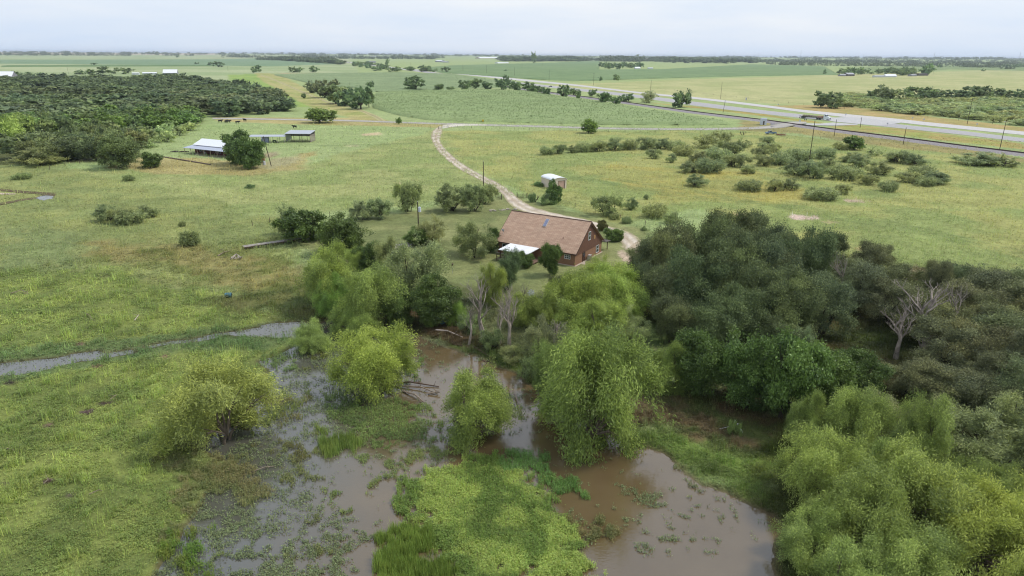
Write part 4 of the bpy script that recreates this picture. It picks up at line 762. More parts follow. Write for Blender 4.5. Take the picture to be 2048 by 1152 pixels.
WROOF=metal('white_metal',(.78,.79,.81)); GROOF=metal('grey_metal',L((190,196,212),.9)); GALV=metal('galvanised',L((180,184,192)),'x',.4)
def window(par,x0,x1,z0,z1,y,name='window',side=None,nx=1,nz=1):
    """window in the wall plane: side None = wall facing -y at y ; side 'x' = wall facing +x at x=y, x0..x1 along y"""
    f=.08; fr=MB(); g=MB()
    def bb(mb,a0,a1,c0,c1,t0,t1):
        if side is None: mb.box(a0,a1,y-t1,y-t0,c0,c1)
        else: mb.box(y+t0,y+t1,a0,a1,c0,c1)
    bb(fr,x0-f,x0,z0-f,z1+f,.005,.07);bb(fr,x1,x1+f,z0-f,z1+f,.005,.07);bb(fr,x0,x1,z0-f,z0,.005,.068);bb(fr,x0,x1,z1,z1+f,.005,.068)
    for i in range(1,nx+1-0):
        if i<=nx-1 or nx==1 and False: xx=x0+(x1-x0)*i/nx; bb(fr,xx-.03,xx+.03,z0,z1,.03,.062)
    for i in range(1,nz): zz=z0+(z1-z0)*i/nz; bb(fr,x0,x1,zz-.03,zz+.03,.03,.06)
    bb(g,x0,x1,z0,z1,.012,.03)
    w=fr.build(name,WHITE,par); g.build('pane',GLASS,w); return w
# log house
hx,hy,hth=12.49,130.60,-.5553; hz=0.02
h=thing('log_house','brown log house with a big tan shingle roof and vertical boarded gable','house',(hx,hy,hz),hth)
Lh,Wh,ZE,ZR,OV=18.35,12.5,2.72,8.02,.4; sl_=(ZR-ZE)/(Wh/2+OV); zt=ZE+sl_*OV
mb=MB()
for i in range(11):     # stacked logs, front, right and back walls
    z0=.18+i*.255; 
    if z0+.25>zt: break
    mb.box(-Lh,0,0,.22,z0,z0+.235); mb.box(-Lh,0,Wh-.22,Wh,z0,z0+.235); mb.box(-.22,.0,.22,Wh-.22,z0,z0+.235); mb.box(-Lh,-Lh+.22,.22,Wh-.22,z0,z0+.235)
    mb.box(-.26,.26,-.22,0,z0+.02,z0+.22)if i%2 and False else None
mb.box(-Lh+.05,-.05,.05,Wh-.05,.0,zt-.15)
mb.build('log_wall',WOOD,h)
for x in (0,-Lh):       # boarded gables
    mb=MB()
    x0,x1=(-.06,.05) if x==0 else (-Lh-.05,-Lh+.06)
    zb=2.1; n=34
    mb.xprism([(.0,zb),(Wh,zb),(Wh,zt-.1),(Wh/2,zt-.1+sl_*Wh/2),(0,zt-.1)],x0,x1)
    if x==0:
        for i in range(1,n): 
            y=Wh*i/n; mb.box(.05,.075,y-.02,y+.02,zb,zt-.15+sl_*min(y,Wh-y))
    mb.build('gable_siding',SIDING,h)
MB().box(-Lh-.25,.3,-.25,Wh+.25,-.1,.17).build('foundation_slab',SLAB,h)
mb=MB(); th_=.16
y0,yr,y1=-OV,Wh/2,Wh+OV
for (ya,za,yb,zb) in ((y0,ZE,yr,ZR),(yr,ZR,y1,ZE)):
    mb.hexa([(-Lh-OV,ya,za-th_),(OV,ya,za-th_),(OV,yb,zb-th_),(-Lh-OV,yb,zb-th_),(-Lh-OV,ya,za),(OV,ya,za),(OV,yb,zb),(-Lh-OV,yb,zb)])
rf=mb.build('roof',SHING,h)
mb=MB(); mb.tube([(-Lh-OV,yr,ZR+.03),(OV,yr,ZR+.03)],.09,6); mb.build('ridge_cap',mat('ridge',L((110,84,74))),rf)
mb=MB()
for xx in (OV+.003,-Lh-OV-.063):
    for ya,za,yb,zb in ((y0,ZE,yr,ZR),(yr,ZR,y1,ZE)): mb.hexa([(xx,ya,za-.26),(xx+.06,ya,za-.26),(xx+.06,yb,zb-.26),(xx,yb,zb-.26),(xx,ya,za+.02),(xx+.06,ya,za+.02),(xx+.06,yb,zb+.02),(xx,yb,zb+.02)])
mb.box(-Lh-OV,OV,y0-.06,y0-.003,ZE-.26,ZE-.02); mb.build('fascia',TRIM,rf)
nrm=Vector((0,-sl_,1)).normalized()
def onroof(x,y,up=0): return Vector((x,y,ZE+sl_*(y-y0)))+nrm*up
def roofbox(name,x0,x1,ya,yb,up0,up1,mt,par):
    p=[onroof(x0,ya,up0),onroof(x1,ya,up0),onroof(x1,yb,up0),onroof(x0,yb,up0),onroof(x0,ya,up1),onroof(x1,ya,up1),onroof(x1,yb,up1),onroof(x0,yb,up1)]
    return MB().hexa(p).build(name,mt,par)
sk=roofbox('skylight',-9.7,-8.9,3.9,5.5,.0,.16,mat('flashing',L((190,185,180)),.5),rf); roofbox('pane',-9.62,-8.98,3.98,5.42,.161,.19,mat('skylight_glass',L((130,134,158)),.15,spec=.6),sk)
mb=MB(); p=onroof(-3.9,2.1,-.05); mb.tube([p,p+Vector((0,0,.45))],.06,8); mb.build('vent_pipe',TRIM,rf)
mb=MB(); p=onroof(-Lh+.6,1.3); mb.tube([p,p+Vector((0,0,.6))],.03,6); c=p+Vector((0,-.15,.75))
ring=[[c+Vector((r*math.cos(a),-r*.3*math.sin(a)-(.35-r)*.35,r*math.sin(a))) for a in [k*math.pi/6 for k in range(12)]] for r in (.02,.2,.34)]
for q in range(2):
    for k in range(12): mb.quad(ring[q][k],ring[q][(k+1)%12],ring[q+1][(k+1)%12],ring[q+1][k])
mb.build('satellite_dish',mat('dish',(.5,.5,.5),.5),rf)
window(h,-2.25,-1.1,1.45,2.2,0,nx=3,nz=2); window(h,-17.1,-15.3,.95,2.25,0,nx=2,nz=2); window(h,-6.3,-5.2,1.1,2.1,0,nx=2,nz=2)
window(h,5.75,6.65,4.25,5.85,.05,side='x',nz=2); window(h,9.8,10.95,.6,2.05,0.0,side='x',nz=2)
d_=MB().box(.005,.05,3.4,4.4,.2,2.2).build('door',mat('door_wood',L((80,52,40)),.6),h); MB().box(.051,.1,4.2,4.28,1.15,1.25).build('handle',GALV,d_); MB().box(.052,.06,3.6,4.2,1.2,2.0).build('pane',GLASS,d_)
fr=MB(); fr.box(.004,.08,3.28,3.4,.18,2.32); fr.box(.004,.08,4.4,4.52,.18,2.32); fr.box(.004,.079,3.4,4.4,2.2,2.32); fr.build('door_frame',TRIM,h)
MB().box(.06,.12,8.4,8.9,3.9,4.7).build('wall_lamp_board',mat('raw_wood',L((190,150,100))),h)
MB().box(.31,2.1,2.2,5.2,-.08,.1).build('doorstep',SLAB,h)
# porch with white metal roof and plank deck
pr=MB(); pr.hexa([(-14.9,-5.1,2.42),(-8.0,-5.1,2.42),(-8.0,-.42,2.66),(-14.9,-.42,2.66),(-14.9,-5.1,2.5),(-8.0,-5.1,2.5),(-8.0,-.42,2.75),(-14.9,-.42,2.75)])
for i in range(24): x=-14.85+i*.295; pr.hexa([(x,-5.1,2.5),(x+.05,-5.1,2.5),(x+.05,-.42,2.75),(x,-.42,2.75),(x,-5.1,2.54),(x+.05,-5.1,2.54),(x+.05,-.42,2.79),(x,-.42,2.79)])
pp=pr.build('porch_roof',WROOF,h); 
for x in (-14.6,-11.4,-8.3): MB().box(x-.08,x+.08,-4.9,-4.74,.5,2.42).build('post',TRIM,h)
mb=MB(); mb.box(-15.2,-7.2,-5.4,-.05,.42,.52); 
for i in range(20): mb.box(-15.2+i*.4,-15.2+i*.4+.37,-5.42,-.04,.521,.55)
mb.build('deck',mat('deck_wood',L((128,104,90)),.85,var=.2,scale=2),h)
mb=MB()
for x in (-15.1,-12.5,-9.9,-7.4): 
    for y in (-5.3,-2.7): mb.box(x-.08,x+.08,y-.08,y+.08,-.1,.42)
mb.build('deck_support',TRIM,h)
mb=MB()
for z in (1.0,1.45): mb.box(-15.2,-7.3,-5.46,-5.4,z,z+.09)
for i in range(9): x=-15.15+i*.97; mb.box(x,x+.09,-5.4,-5.31,.55,1.5)
mb.build('railing',TRIM,h)
for i,(x,y,rz) in enumerate([(-13.2,-3.6,.4),(-10.9,-3.9,-.5)]):
    w=Vector((math.cos(hth)*x-math.sin(hth)*y+hx,math.sin(hth)*x+math.cos(hth)*y+hy,hz+.55)); t=thing('deck_chair',['wooden deck chair nearest the left end of the porch','wooden deck chair in the middle of the porch deck'][i],'chair',w,hth+rz)
    cm=mat('chair_wood',L((190,160,135)),.7); MB().box(-.32,.32,-.3,.3,.36,.43).build('seat',cm,t); MB().hexa([(-.32,.25,.43),(.32,.25,.43),(.32,.31,.43),(-.32,.31,.43),(-.32,.45,1.05),(.32,.45,1.05),(.32,.51,1.05),(-.32,.51,1.05)]).build('backrest',cm,t)
    for sx in (-.28,.28):
        for sy in (-.26,.26): MB().box(sx-.03,sx+.03,sy-.03,sy+.03,0,.36).build('leg',cm,t)
# rear porch
pr=MB(); pr.hexa([(-9,12.9,2.3),(.9,12.9,2.3),(.9,15.3,2.1),(-9,15.3,2.1),(-9,12.9,2.42),(.9,12.9,2.42),(.9,15.3,2.22),(-9,15.3,2.22)]); pr.build('porch_roof',mat('dark_roof',L((92,84,78))),h)
for x in (.2,-4,-8.5): MB().box(x-.07,x+.07,15.0,15.14,0,2.12).build('post',TRIM,h)
MB().box(.31,3.2,11.2,12.9,-.08,.07).build('step_slab',SLAB,h)
# air conditioner beside the door
w=lambda x,y,z=0:Vector((math.cos(hth)*x-math.sin(hth)*y+hx,math.sin(hth)*x+math.cos(hth)*y+hy,hz+z))
t=thing('air_conditioner','white slatted air conditioner standing against the gable wall by the door','air conditioner',w(.55,5.6),hth); MB().box(-.25,.3,-.45,.45,.05,1.25).build('cabinet',mat('ac_white',L((190,180,178)),.5),t)
mb=MB(); [mb.box(.301,.33,-.42,.42,.12+i*.28,.3+i*.28) for i in range(4)]; mb.build('louvre',mat('ac_slat',L((120,98,92)),.6),t)
# ---- generic simple building in its own frame: x along the front, y to the back
def building(name,label,cat,loc,rz,Wd,Dp,he,hr,wm,rm,ridge='x',ov=.4,wins=(),doors=(),group=None,open_front=False):
    t=thing(name,label,cat,loc,rz,group); mb=MB()
    if ridge=='x': mb.xprism([(0,0),(Dp,0),(Dp,he),(Dp/2,hr-.08),(0,he)],0,Wd)
    elif ridge=='y': mb.prism([(0,0),(0,he),(Wd/2,hr-.08),(Wd,he),(Wd,0)],0,Dp)
    else: mb.hexa([(0,0,0),(Wd,0,0),(Wd,Dp,0),(0,Dp,0),(0,0,hr-.06),(Wd,0,hr-.06),(Wd,Dp,he-.06),(0,Dp,he-.06)])
    mb.build('wall',wm,t); r=MB(); k=.12
    if ridge=='x':
        s=(hr-he)/(Dp/2)
        for ya,za,yb,zb in ((-ov,he-s*ov,Dp/2,hr),(Dp/2,hr,Dp+ov,he-s*ov)): r.hexa([(-ov,ya,za),(Wd+ov,ya,za),(Wd+ov,yb,zb),(-ov,yb,zb),(-ov,ya,za+k),(Wd+ov,ya,za+k),(Wd+ov,yb,zb+k),(-ov,yb,zb+k)])
    elif ridge=='y':
        s=(hr-he)/(Wd/2)
        for xa,za,xb,zb in ((-ov,he-s*ov,Wd/2,hr),(Wd/2,hr,Wd+ov,he-s*ov)): r.hexa([(xa,-ov,za),(xb,-ov,zb),(xb,Dp+ov,zb),(xa,Dp+ov,za),(xa,-ov,za+k),(xb,-ov,zb+k),(xb,Dp+ov,zb+k),(xa,Dp+ov,za+k)])
    else: r.hexa([(-ov,-ov,hr),(Wd+ov,-ov,hr),(Wd+ov,Dp+ov,he),(-ov,Dp+ov,he),(-ov,-ov,hr+k),(Wd+ov,-ov,hr+k),(Wd+ov,Dp+ov,he+k),(-ov,Dp+ov,he+k)])
    r.build('roof',rm,t)
    for a,b_,c,d in wins: window(t,a,b_,c,d,0,nz=2)
    for a,b_,d in doors: MB().box(a,b_,-.05,-.004,.02,d).build('door',mat('dark_door',L((90,80,76))),t)
    return t
def b2(name,label,cat,pl,pr_,Dp,he,hr,wm,rm,ridge='x',**k):
    a=G(*pl);b_=G(*pr_); d=b_-a; return building(name,label,cat,a,math.atan2(d.y,d.x),d.length,Dp,he,hr,wm,rm,ridge,**k)
# left farmhouse
RED=mat('dark_red_board',L((112,70,64)),.8,var=.25,scale=3,stretch=(6,6,.5))
t=building('farmhouse','low dark red farmhouse with pale metal roof and a long front porch','house',(-134.0,290.8,0),-.5,29.5,9,3.6,5.5,RED,WROOF,'x',wins=[(3,4.2,.9,2.2),(5,6.2,.9,2.2),(13,14.2,.9,2.2),(14.8,16,.9,2.2),(20,21.2,.9,2.2)],doors=[(9,10.1,2.1)])
mb=MB(); mb.hexa([(-1.2,-4.6,2.6),(30,-4.6,2.6),(30,-.05,3.2),(-1.2,-.05,3.2),(-1.2,-4.6,2.7),(30,-4.6,2.7),(30,-.05,3.3),(-1.2,-.05,3.3)]); mb.build('porch_roof',GROOF,t)
for i in range(8): MB().box(-.9+i*4,-.74+i*4,-4.4,-4.24,.1,2.62).build('post',mat('pale_post',L((190,170,150))),t)
MB().box(-1.2,27.6,-4.6,-.01,-.1,.14).build('porch_floor',SLAB,t)
MB().box(6.25,6.9,-.6,-.06,.14,1.0).build('bench',WHITE,t)
# cattle shed and lean-to
def opensh(name,label,loc,rz,Wd,Dp,hf,hb,nx,rm,pm,back=True,side=False):
    t=thing(name,label,'shed',loc,rz); MB().hexa([(-.4,-.5,hf),(Wd+.4,-.5,hf),(Wd+.4,Dp+.3,hb),(-.4,Dp+.3,hb),(-.4,-.5,hf+.1),(Wd+.4,-.5,hf+.1),(Wd+.4,Dp+.3,hb+.1),(-.4,Dp+.3,hb+.1)]).build('roof',rm,t)
    for i in range(nx+1):
        for y in (0,Dp-.05): x=Wd*i/nx; MB().tube([(x,y,-.1),(x,y,hf if y==0 else hb)],.1,6).build('post',pm,t)
    if back: MB().box(0,Wd,Dp,Dp+.06,hb*.45,hb-.05).build('back_wall',mat('weathered_tin',L((160,158,160)),.7,var=.2,scale=3,stretch=(5,1,1)),t)
    if side: MB().hexa([(-.06,0,.8),(-.0,0,.8),(0,Dp,.8),(-.06,Dp,.8),(-.06,0,hf-.03),(0,0,hf-.03),(0,Dp,hb-.03),(-.06,Dp,hb-.03)]).build('side_wall',GALV,t)
    return t
PST=mat('post_wood',L((96,82,72)),.9)
t=opensh('cattle_shed','tall open cattle shed with a grey metal roof and board walls',(-107.5,328.5,0),-.02,11.5,8,4.1,4.9,3,GALV,PST,True,True)
mb=MB(); [mb.box(11.5,11.56,0,8,.3+i*.42,.6+i*.42) for i in range(8)]; mb.build('board_wall',mat('grey_board',L((150,140,130)),.9),t)
mb=MB(); [mb.box(.3,11.3,-.05,.0,.5+i*.4,.6+i*.4) for i in range(3)]; mb.build('rail_fence',PST,t)
t=opensh('open_lean_to','long low open lean-to shed joined to the tall cattle shed',(-123.5,324.8,0),.1,16,5,3.0,3.3,5,GALV,mat('pale_post2',L((170,160,150))),False)
t=opensh('small_awning','lowest small awning left of the lean-to shed',(-131,323.5,0),.1,7,3,2.5,2.7,2,GALV,PST,False)
t=building('tool_cabin','blue grey cabin under the lean-to shed','cabin',(-118.5,326.3,0),.1,3.2,2.5,2.4,2.6,mat('bluegrey',L((150,158,180)),.6),GALV,'flat',ov=.05)
t=thing('round_bale','dark round bale under the lean-to beside the cabin','hay bale',(-112.5,327.,0.65),0); mb=MB(); mb.tube([(-.75,0,0),(.75,0,0)],.7,14); mb.build('bale',mat('dark_bale',L((50,60,48)),.95,var=.3,scale=8),t)
t=thing('red_panel','rusty red stock panel standing right of the farmhouse tree','panel',(-97.6,262.8,0),-.4); mb=MB(); [mb.box(0,3.4,-.03,.03,.25+i*.42,.60+i*.42) for i in range(6)]; [mb.box(x,x+.12,.031,.1,0,2.9) for x in (0,1.6,3.28)]; mb.build('slats',mat('rust_red',L((158,84,66)),.8,var=.25,scale=3),t)
t=thing('propane_tank','small white tank standing at the foot of the leaning pole','tank',(-93.6,258.3,0.),0); mb=MB(); mb.tube([(0,0,.2),(0,0,.3),(0,0,1.5),(0,0,1.65)],.5,12); mb.build('body',mat('tank_white',L((205,205,210)),.5),t); MB().box(-.4,.4,-.4,.4,0,.2).build('base',PST,t)
# tan shed with curved white roof
TAN=mat('tan_metal',L((222,206,190)),.6,var=.08,scale=2,stretch=(7,7,.3)); t=thing('garden_shed','tan metal shed with a bright white barrel roof behind the small leafy tree','shed',(12.55,212.4,.0),.455); Ws,Ds=4.9,7.6
arc=[(Ws/2-(Ws/2+.15)*math.cos(a),3.0+.8*math.sin(a)) for a in [math.pi*i/8 for i in range(9)]]
mb=MB(); mb.box(0,.06,0,Ds,0,3.05); mb.box(Ws-.06,Ws,0,Ds,0,3.05); mb.box(0,Ws,Ds-.06,Ds,0,3.0); mb.box(.06,1.9,0,.06,0,2.7); mb.box(4.3,Ws-.06,0,.06,0,2.7); mb.box(.06,Ws-.06,0,.06,2.7,3.0); mb.prism([(a,z-.05) for a,z in arc],.01,.055); mb.prism([(a,z-.05) for a,z in arc],Ds-.055,Ds-.01); mb.build('wall',TAN,t)
mb=MB()
for i in range(8):
    (xa,za),(xb,zb)=arc[i],arc[i+1]; mb.hexa([(xa,-.25,za-.02),(xb,-.25,zb-.02),(xb,Ds+.15,zb-.02),(xa,Ds+.15,za-.02),(xa,-.25,za+.05),(xb,-.25,zb+.05),(xb,Ds+.15,zb+.05),(xa,Ds+.15,za+.05)])
mb.build('roof',WROOF,t); MB().box(1.95,4.25,.1,.14,.02,2.68).build('door',mat('door_tan',L((205,170,155)),.6,scale=2,stretch=(5,5,.3)),t)
mb=MB(); [mb.box(a,a+.07,-.03,.02,0,2.75) for a in (1.88,4.25)]; mb.box(1.88,4.32,-.031,.019,2.7,2.78); mb.build('door_frame',TRIM,t); MB().box(-.03,-.002,2.4,2.5,0,2.9).build('corner_strip',TRIM,t)
# railway signal cabinet
t=building('signal_cabin','pale grey railway signal cabin beside the crossing','cabin',G(1521.5,250)+Vector((0,0,0)),-.1,3.4,3,3.9,3.9,mat('cabin_grey',L((208,214,222)),.5),mat('cabin_roof',L((214,222,232)),.5),'flat',ov=.1,doors=[(1.2,2.1,2.4)])
# far buildings
B_=mat('barn_white',(.6,.62,.64),.6,var=.05); BR=mat('barn_roof',(.74,.75,.77),.5,var=.04); GRYW=mat('barn_grey',L((150,150,155)),.7); TANW=mat('far_tan',L((190,176,160)),.8); LG=mat('far_roof_grey',L((172,172,176)),.6); DKR=mat('far_roof_dark',L((98,92,92)),.7)
for a in [('barn','long white roofed barn at the left edge of the photo','barn',(-40,156.5),(24,156.5),20,3,10,GRYW,BR),('barn','bright white roofed barn beyond the left wood','barn',(326,148.2),(354,148.2),16,2.4,8.5,GRYW,BR),
('trailer_house','white trailer house left of the bright white barn','trailer',(285,149.3),(313,149.3),8,3,4.3,B_,BR),('trailer_house','low white trailer house next to the dark tree','trailer',(264,149.6),(278,149.6),8,3,3.9,B_,BR),
('barn','grey metal barn with lean-to beyond the far corn','barn',(870,124),(882,124.4),25,6,10,GRYW,BR),('barn','lower grey shed on the right of the grey metal barn','barn',(882.5,124.8),(893,125),20,3,6,GRYW,LG),
('ranch_house','long white house in front of far trees left of centre horizon','house',(996,127),(1018,126.6),18,4,6,B_,BR),('warehouse','very long white roofed warehouse on the centre horizon','warehouse',(960,117.6),(999,117.4),60,8,18,TANW,BR),('warehouse','green grey roofed warehouse right of the long warehouse','warehouse',(1003,120),(1019,119.8),40,7,14,TANW,mat('greenroof',L((150,170,150)),.6)),
('far_house','pale far house on the left of the pair on the horizon','house',(739,115.2),(757,115.3),40,7,17,TANW,LG),('far_house','smaller pale far house on the right of the pair on the horizon','house',(769,115.4),(779,115.4),30,6,15,TANW,LG),('far_shed','grey far shed left of the dark tree by the highway','shed',(738,125.3),(752,125.3),25,6,8,GRYW,LG),
('warehouse','pale warehouse row on the left horizon','warehouse',(291,107.4),(320,107.3),90,9,16,TANW,mat('tanroof',L((186,178,176)),.6)),('warehouse','bright white warehouse on the left horizon','warehouse',(340,107.4),(362,107.3),90,10,22,TANW,BR),('warehouse','small white warehouse left of the bright one','warehouse',(326,107.2),(334,107.2),60,9,18,TANW,BR),
('far_house','pale far house right of the left horizon warehouses','house',(420,108.7),(432,108.7),40,6,14,TANW,LG),('far_house','smaller pale house at the end of the left horizon','house',(440,108.9),(448,108.9),40,6,12,TANW,LG),
('homestead_house','small white roofed house beside the far dark clump','house',(1271,138),(1281,138),10,3,6.5,B_,BR),('trailer_house','white box trailer right of the far dark clump','trailer',(1297,138),(1306,138),7,4.2,4.8,B_,BR),
('far_house','tan roofed far house right above the far dark clump','house',(1262,120.3),(1273,120.3),35,6,16,TANW,LG),('far_house','pinkish roofed far house next to the tan one','house',(1287,120.7),(1303,120.7),35,6,17,TANW,mat('pinkroof',L((176,160,156)),.7)),('far_house','pale far house on the horizon left of the tan one','house',(1184,119.3),(1196,119.3),35,5,14,TANW,LG),
('farm_house','white farm house among dark trees on the right','house',(1771,154.5),(1793,154.5),9,3.2,6,B_,BR),('farm_annex','lower white annex left of the white farm house','house',(1750,154.8),(1769,154.8),9,2.8,4.2,B_,LG),('open_barn','dark open barn right of the white farm','barn',(1837,151.7),(1856,151.4),12,5,5.4,DKR,DKR),('dark_barn','dark barn with a silver hip roof left of the white farm','barn',(1695,152.3),(1709,152.2),14,4,7,DKR,LG),('grey_shed','pale grey shed left of the dark barn','shed',(1681,152.6),(1692,152.6),9,3.2,4.5,GRYW,LG),
('farm_shed','pale shed at the right end of the white farm','shed',(1823,152.8),(1833,152.6),9,3.6,4.8,GRYW,LG),('far_house','white far house in the woods of the right horizon','house',(1927,118.6),(1934,118.6),40,10,20,TANW,BR),('far_house','tiny pale far house left of the right horizon woods','house',(1618,123.8),(1630,123.8),25,5,8,TANW,LG)]:
    b2(*a[:10])
# ------------------------------------------------------------------ poles
POLE=mat('pole_wood',L((74,62,54)),.9,var=.25,scale=2); INS=mat('insulator',L((200,200,205)),.4); PALEP=mat('pole_pale',L((150,140,128)),.9)
def pole(bx,by,tx,ty,label,arm=False,lamp=False,xf=False,m=None,group=None,z0=0,lean=0):
    g=G(bx,by); hh=max(3.,HT(bx,by,tx,ty)); m=m or POLE; t=thing('utility_pole',label,'utility pole',g,0,group); top=(lean,0,hh)
    r=.16; MB().tube([(0,0,-.2),top],r,8,.11).build('pole',m,t)
    if arm:
        MB().box(lean-1.3,lean+1.3,-.06,.06,hh-.55,hh-.42).build('crossarm',m,t)
        for x in (-1.2,-.5,.5,1.2): MB().tube([(lean+x,0,hh-.42),(lean+x,0,hh-.2)],.05,6).build('insulator',INS,t)
    else: MB().tube([(lean,0,hh),(lean,0,hh+.22)],.06,6).build('insulator',INS,t)
    if xf:
        mb=MB(); mb.tube([(.42,-.1,hh-2.2),(.42,-.1,hh-1.15)],.32,12); q=mb.build('transformer',mat('xf_grey',L((214,218,226)),.5),t); MB().tube([(.42,-.1,hh-1.15),(.42,-.1,hh-.9)],.06,6).build('bushing',INS,q)
    if lamp:
        mb=MB(); mb.tube([(lean,0,hh-.9),(lean-.7,-.2,hh-.5)],.04,6); q=mb.build('lamp_arm',m,t); MB().tube([(lean-.7,-.2,hh-.75),(lean-.7,-.2,hh-.45)],.26,10,.12).build('lamp_head',INS,q)
    return t
for a in [((838,480,837,404),'black utility pole with a white transformer in the house yard',dict(arm=False,xf=True)),((967,389,966,323),'plain dark pole by the driveway gate',{}),((543,333,530,273),'leaning dark pole in front of the cattle shed',dict(lean=-1.8,lamp=True)),
((1616,338,1632,241),'tallest dark pole rising from the pasture shrubs',dict()),((1668,273,1673,239),'pole in the rail verge right of the crossing',{}),((1720,256,1722,234),'pole with a lamp head at the highway junction',dict(lamp=True)),((1806,290,1812,255),'pole standing in front of the rails right of the junction',{}),
((1998,304,2012,240),'tall pole with lamp in front of the rails near the right edge',dict(lamp=True)),((1934,249,1941,197),'pole with a crossarm beyond the frontage road',dict(arm=True)),((1644,214,1650,184),'pole beside the dark tree at the frontage road',dict(m=PALEP)),((1446,225,1450,200),'leaning pole between rails and highway',dict(lean=.8)),
((1441,198,1443,164),'pole beyond the frontage road right of the big verge tree',{}),((1301,184,1302,160),'pole beyond the frontage road above the thin greyish tree',{}),((1187,171,1188,146),'pole with crossarm left of the far verge trees',dict(arm=True)),((1098,162,1099,140),'pole at the far verge where the dark car drives',{}),((1029,153,1029,135),'far verge pole above the wide hedge tree',{}),
((973,147,973,130),'far verge pole by the white car',{}),((926,144,926,128),'far verge pole left of the white car',{}),((1044,136,1044,124),'small far pole in the far crop',{}),((821,134,821,124),'far pole above the highway clump',{}),((456,142,456,132),'small pole on the far left field track',{}),((137,148,137,133),'thin pole in the far left crop',{}),((1866,150,1867,133),'pole beside the lone round tree of the white farm',dict(m=PALEP)),((573,203,573,192),'short pole in the green strip beside the left wood',{}),((1085,132,1085,122),'small far pole behind the far crop',{})]:
    pole(*a[0],a[1],**a[2])
MAST=mat('mast_grey',L((190,196,205)),.6)
for bx,by,ty,l in [(1600,120,100,'far thin mast left of the white farm trees'),(1361,117,102,'far thin mast above the far tree belt'),(1429,117,104,'second far thin mast above the far tree belt'),(1516,118,106,'far lattice mast near the far tree belt end'),(1866,126,104,'tallest far mast above the round farm tree'),(2038,120,104,'far thin mast near the right edge'),(523,111,95,'far thin mast on the left horizon'),(1723,140,108,'far faint mast above the white farm trees')]:
    g=G(bx,by); hh=HT(bx,by,bx,ty); t=thing('radio_mast',l,'mast',g); r=max(.25,MP(bx,by)*.35); MB().tube([(0,0,0),(0,0,hh)],r,4,r*.6).build('mast',MAST,t); MB().box(-r*2,r*2,-r*2,r*2,0,3).build('base',MAST,t)
# ------------------------------------------------------------------ fences
def fence(label,pts,sp=6.,h=1.2,pw=.06,m=PST,wire=True):
    P=[G(*p) for p in pts]; o=P[0].copy(); t=thing('wire_fence',label,'fence',o); me=None; wires=MB(); last=None
    for a,b in zip(P[:-1],P[1:]):
        n=max(1,int((b-a).length/sp))
        for i in range(n+(b is P[-1])):
            q=a.lerp(b,i/n); q.z=float(gz(q.x,q.y)[0]); hh=h*rnd.uniform(.9,1.15)
            if me is None: ob=MB().tube([(0,0,-.1),(0,0,1)],pw,5).build('post',m,t); me=ob.data
            else: ob=link('post',me,t)
            ob.location=q-o; ob.scale=(1,1,hh)
            if last and wire:
                for zz in (.35,.7,1.05): wires.tube([last-o+Vector((0,0,zz*h)),q-o+Vector((0,0,zz*h))],.012,3,cap=False)
            last=q
    if wire: wires.build('wire',mat('fence_wire',L((110,105,100)),.6),t)
fence('wire fence from the boardwalk to the driveway gate',[(505,452),(540,447),(600,441),(660,435),(700,428),(760,422),(830,415),(880,412),(935,402),(990,392)],5,1.3,.07)
fence('wire fence from the driveway gate past the house to the thicket',[(1046,397),(1075,401),(1110,407),(1150,417),(1190,428),(1240,442),(1290,452),(1340,462)],5,1.3,.07)
fence('wire fence along the county road in front of the crossing',[(915,256),(1000,259),(1120,263),(1250,266),(1400,267),(1490,268)],8,1.3,.07)
fence('wire fence on the pasture side of the railway',[(1570,272),(1640,279),(1760,292),(1900,312),(2060,338)],12,1.3,.07)
fence('wire fence round the left grove',[(205,322),(160,328),(100,340)],6,1.3,.09)
fence('fence line beyond the frontage road',[(1300,176),(1450,193),(1640,214),(1800,229),(2060,257)],22,1.4,.1)
def gate(label,a,b,m,h=1.3):
    a=G(*a);b=G(*b);d=b-a; t=thing('farm_gate',label,'gate',a,math.atan2(d.y,d.x)); n=d.length; mb=MB()
    for z in (.25,.5,.75,1.0,1.25): mb.tube([(0.1,0,z),(n-.1,0,z)],.03,5)
    for x in (.1,n/2,n-.1): mb.tube([(x,0,.2),(x,0,1.3)],.035,5)
    mb.build('pipe_frame',m,t); 
    for x in (0,n): MB().tube([(x,0,-.1),(x,0,1.7)],.11,7).build('gate_post',PST,t)
gate('white pipe gate across the drive at the county road',(877,259),(896,256.5),INS); gate('dark pipe gate at the right of the drive by the yard fence',(1034,396),(1054,397),POLE); gate('dark braced gate post pair left of the drive',(990,394),(1003,400),POLE)
t=thing('leaning_post','thick dark post leaning right beside the small bush by the drive','post',G(1069,404.5)); MB().tube([(0,0,-.1),(1.25,0,1.7)],.13,8,.11).build('post',POLE,t)
for i,(px,py,l) in enumerate([(1483,270.5,'left of two short leaning dark posts by the county road'),(1488,270.5,'right of two short leaning dark posts by the county road')]):
    t=thing('fence_stub',l,'post',G(px,py)); MB().tube([(0,0,-.1),(-.8,0,1.9)],.2,6).build('post',POLE,t)
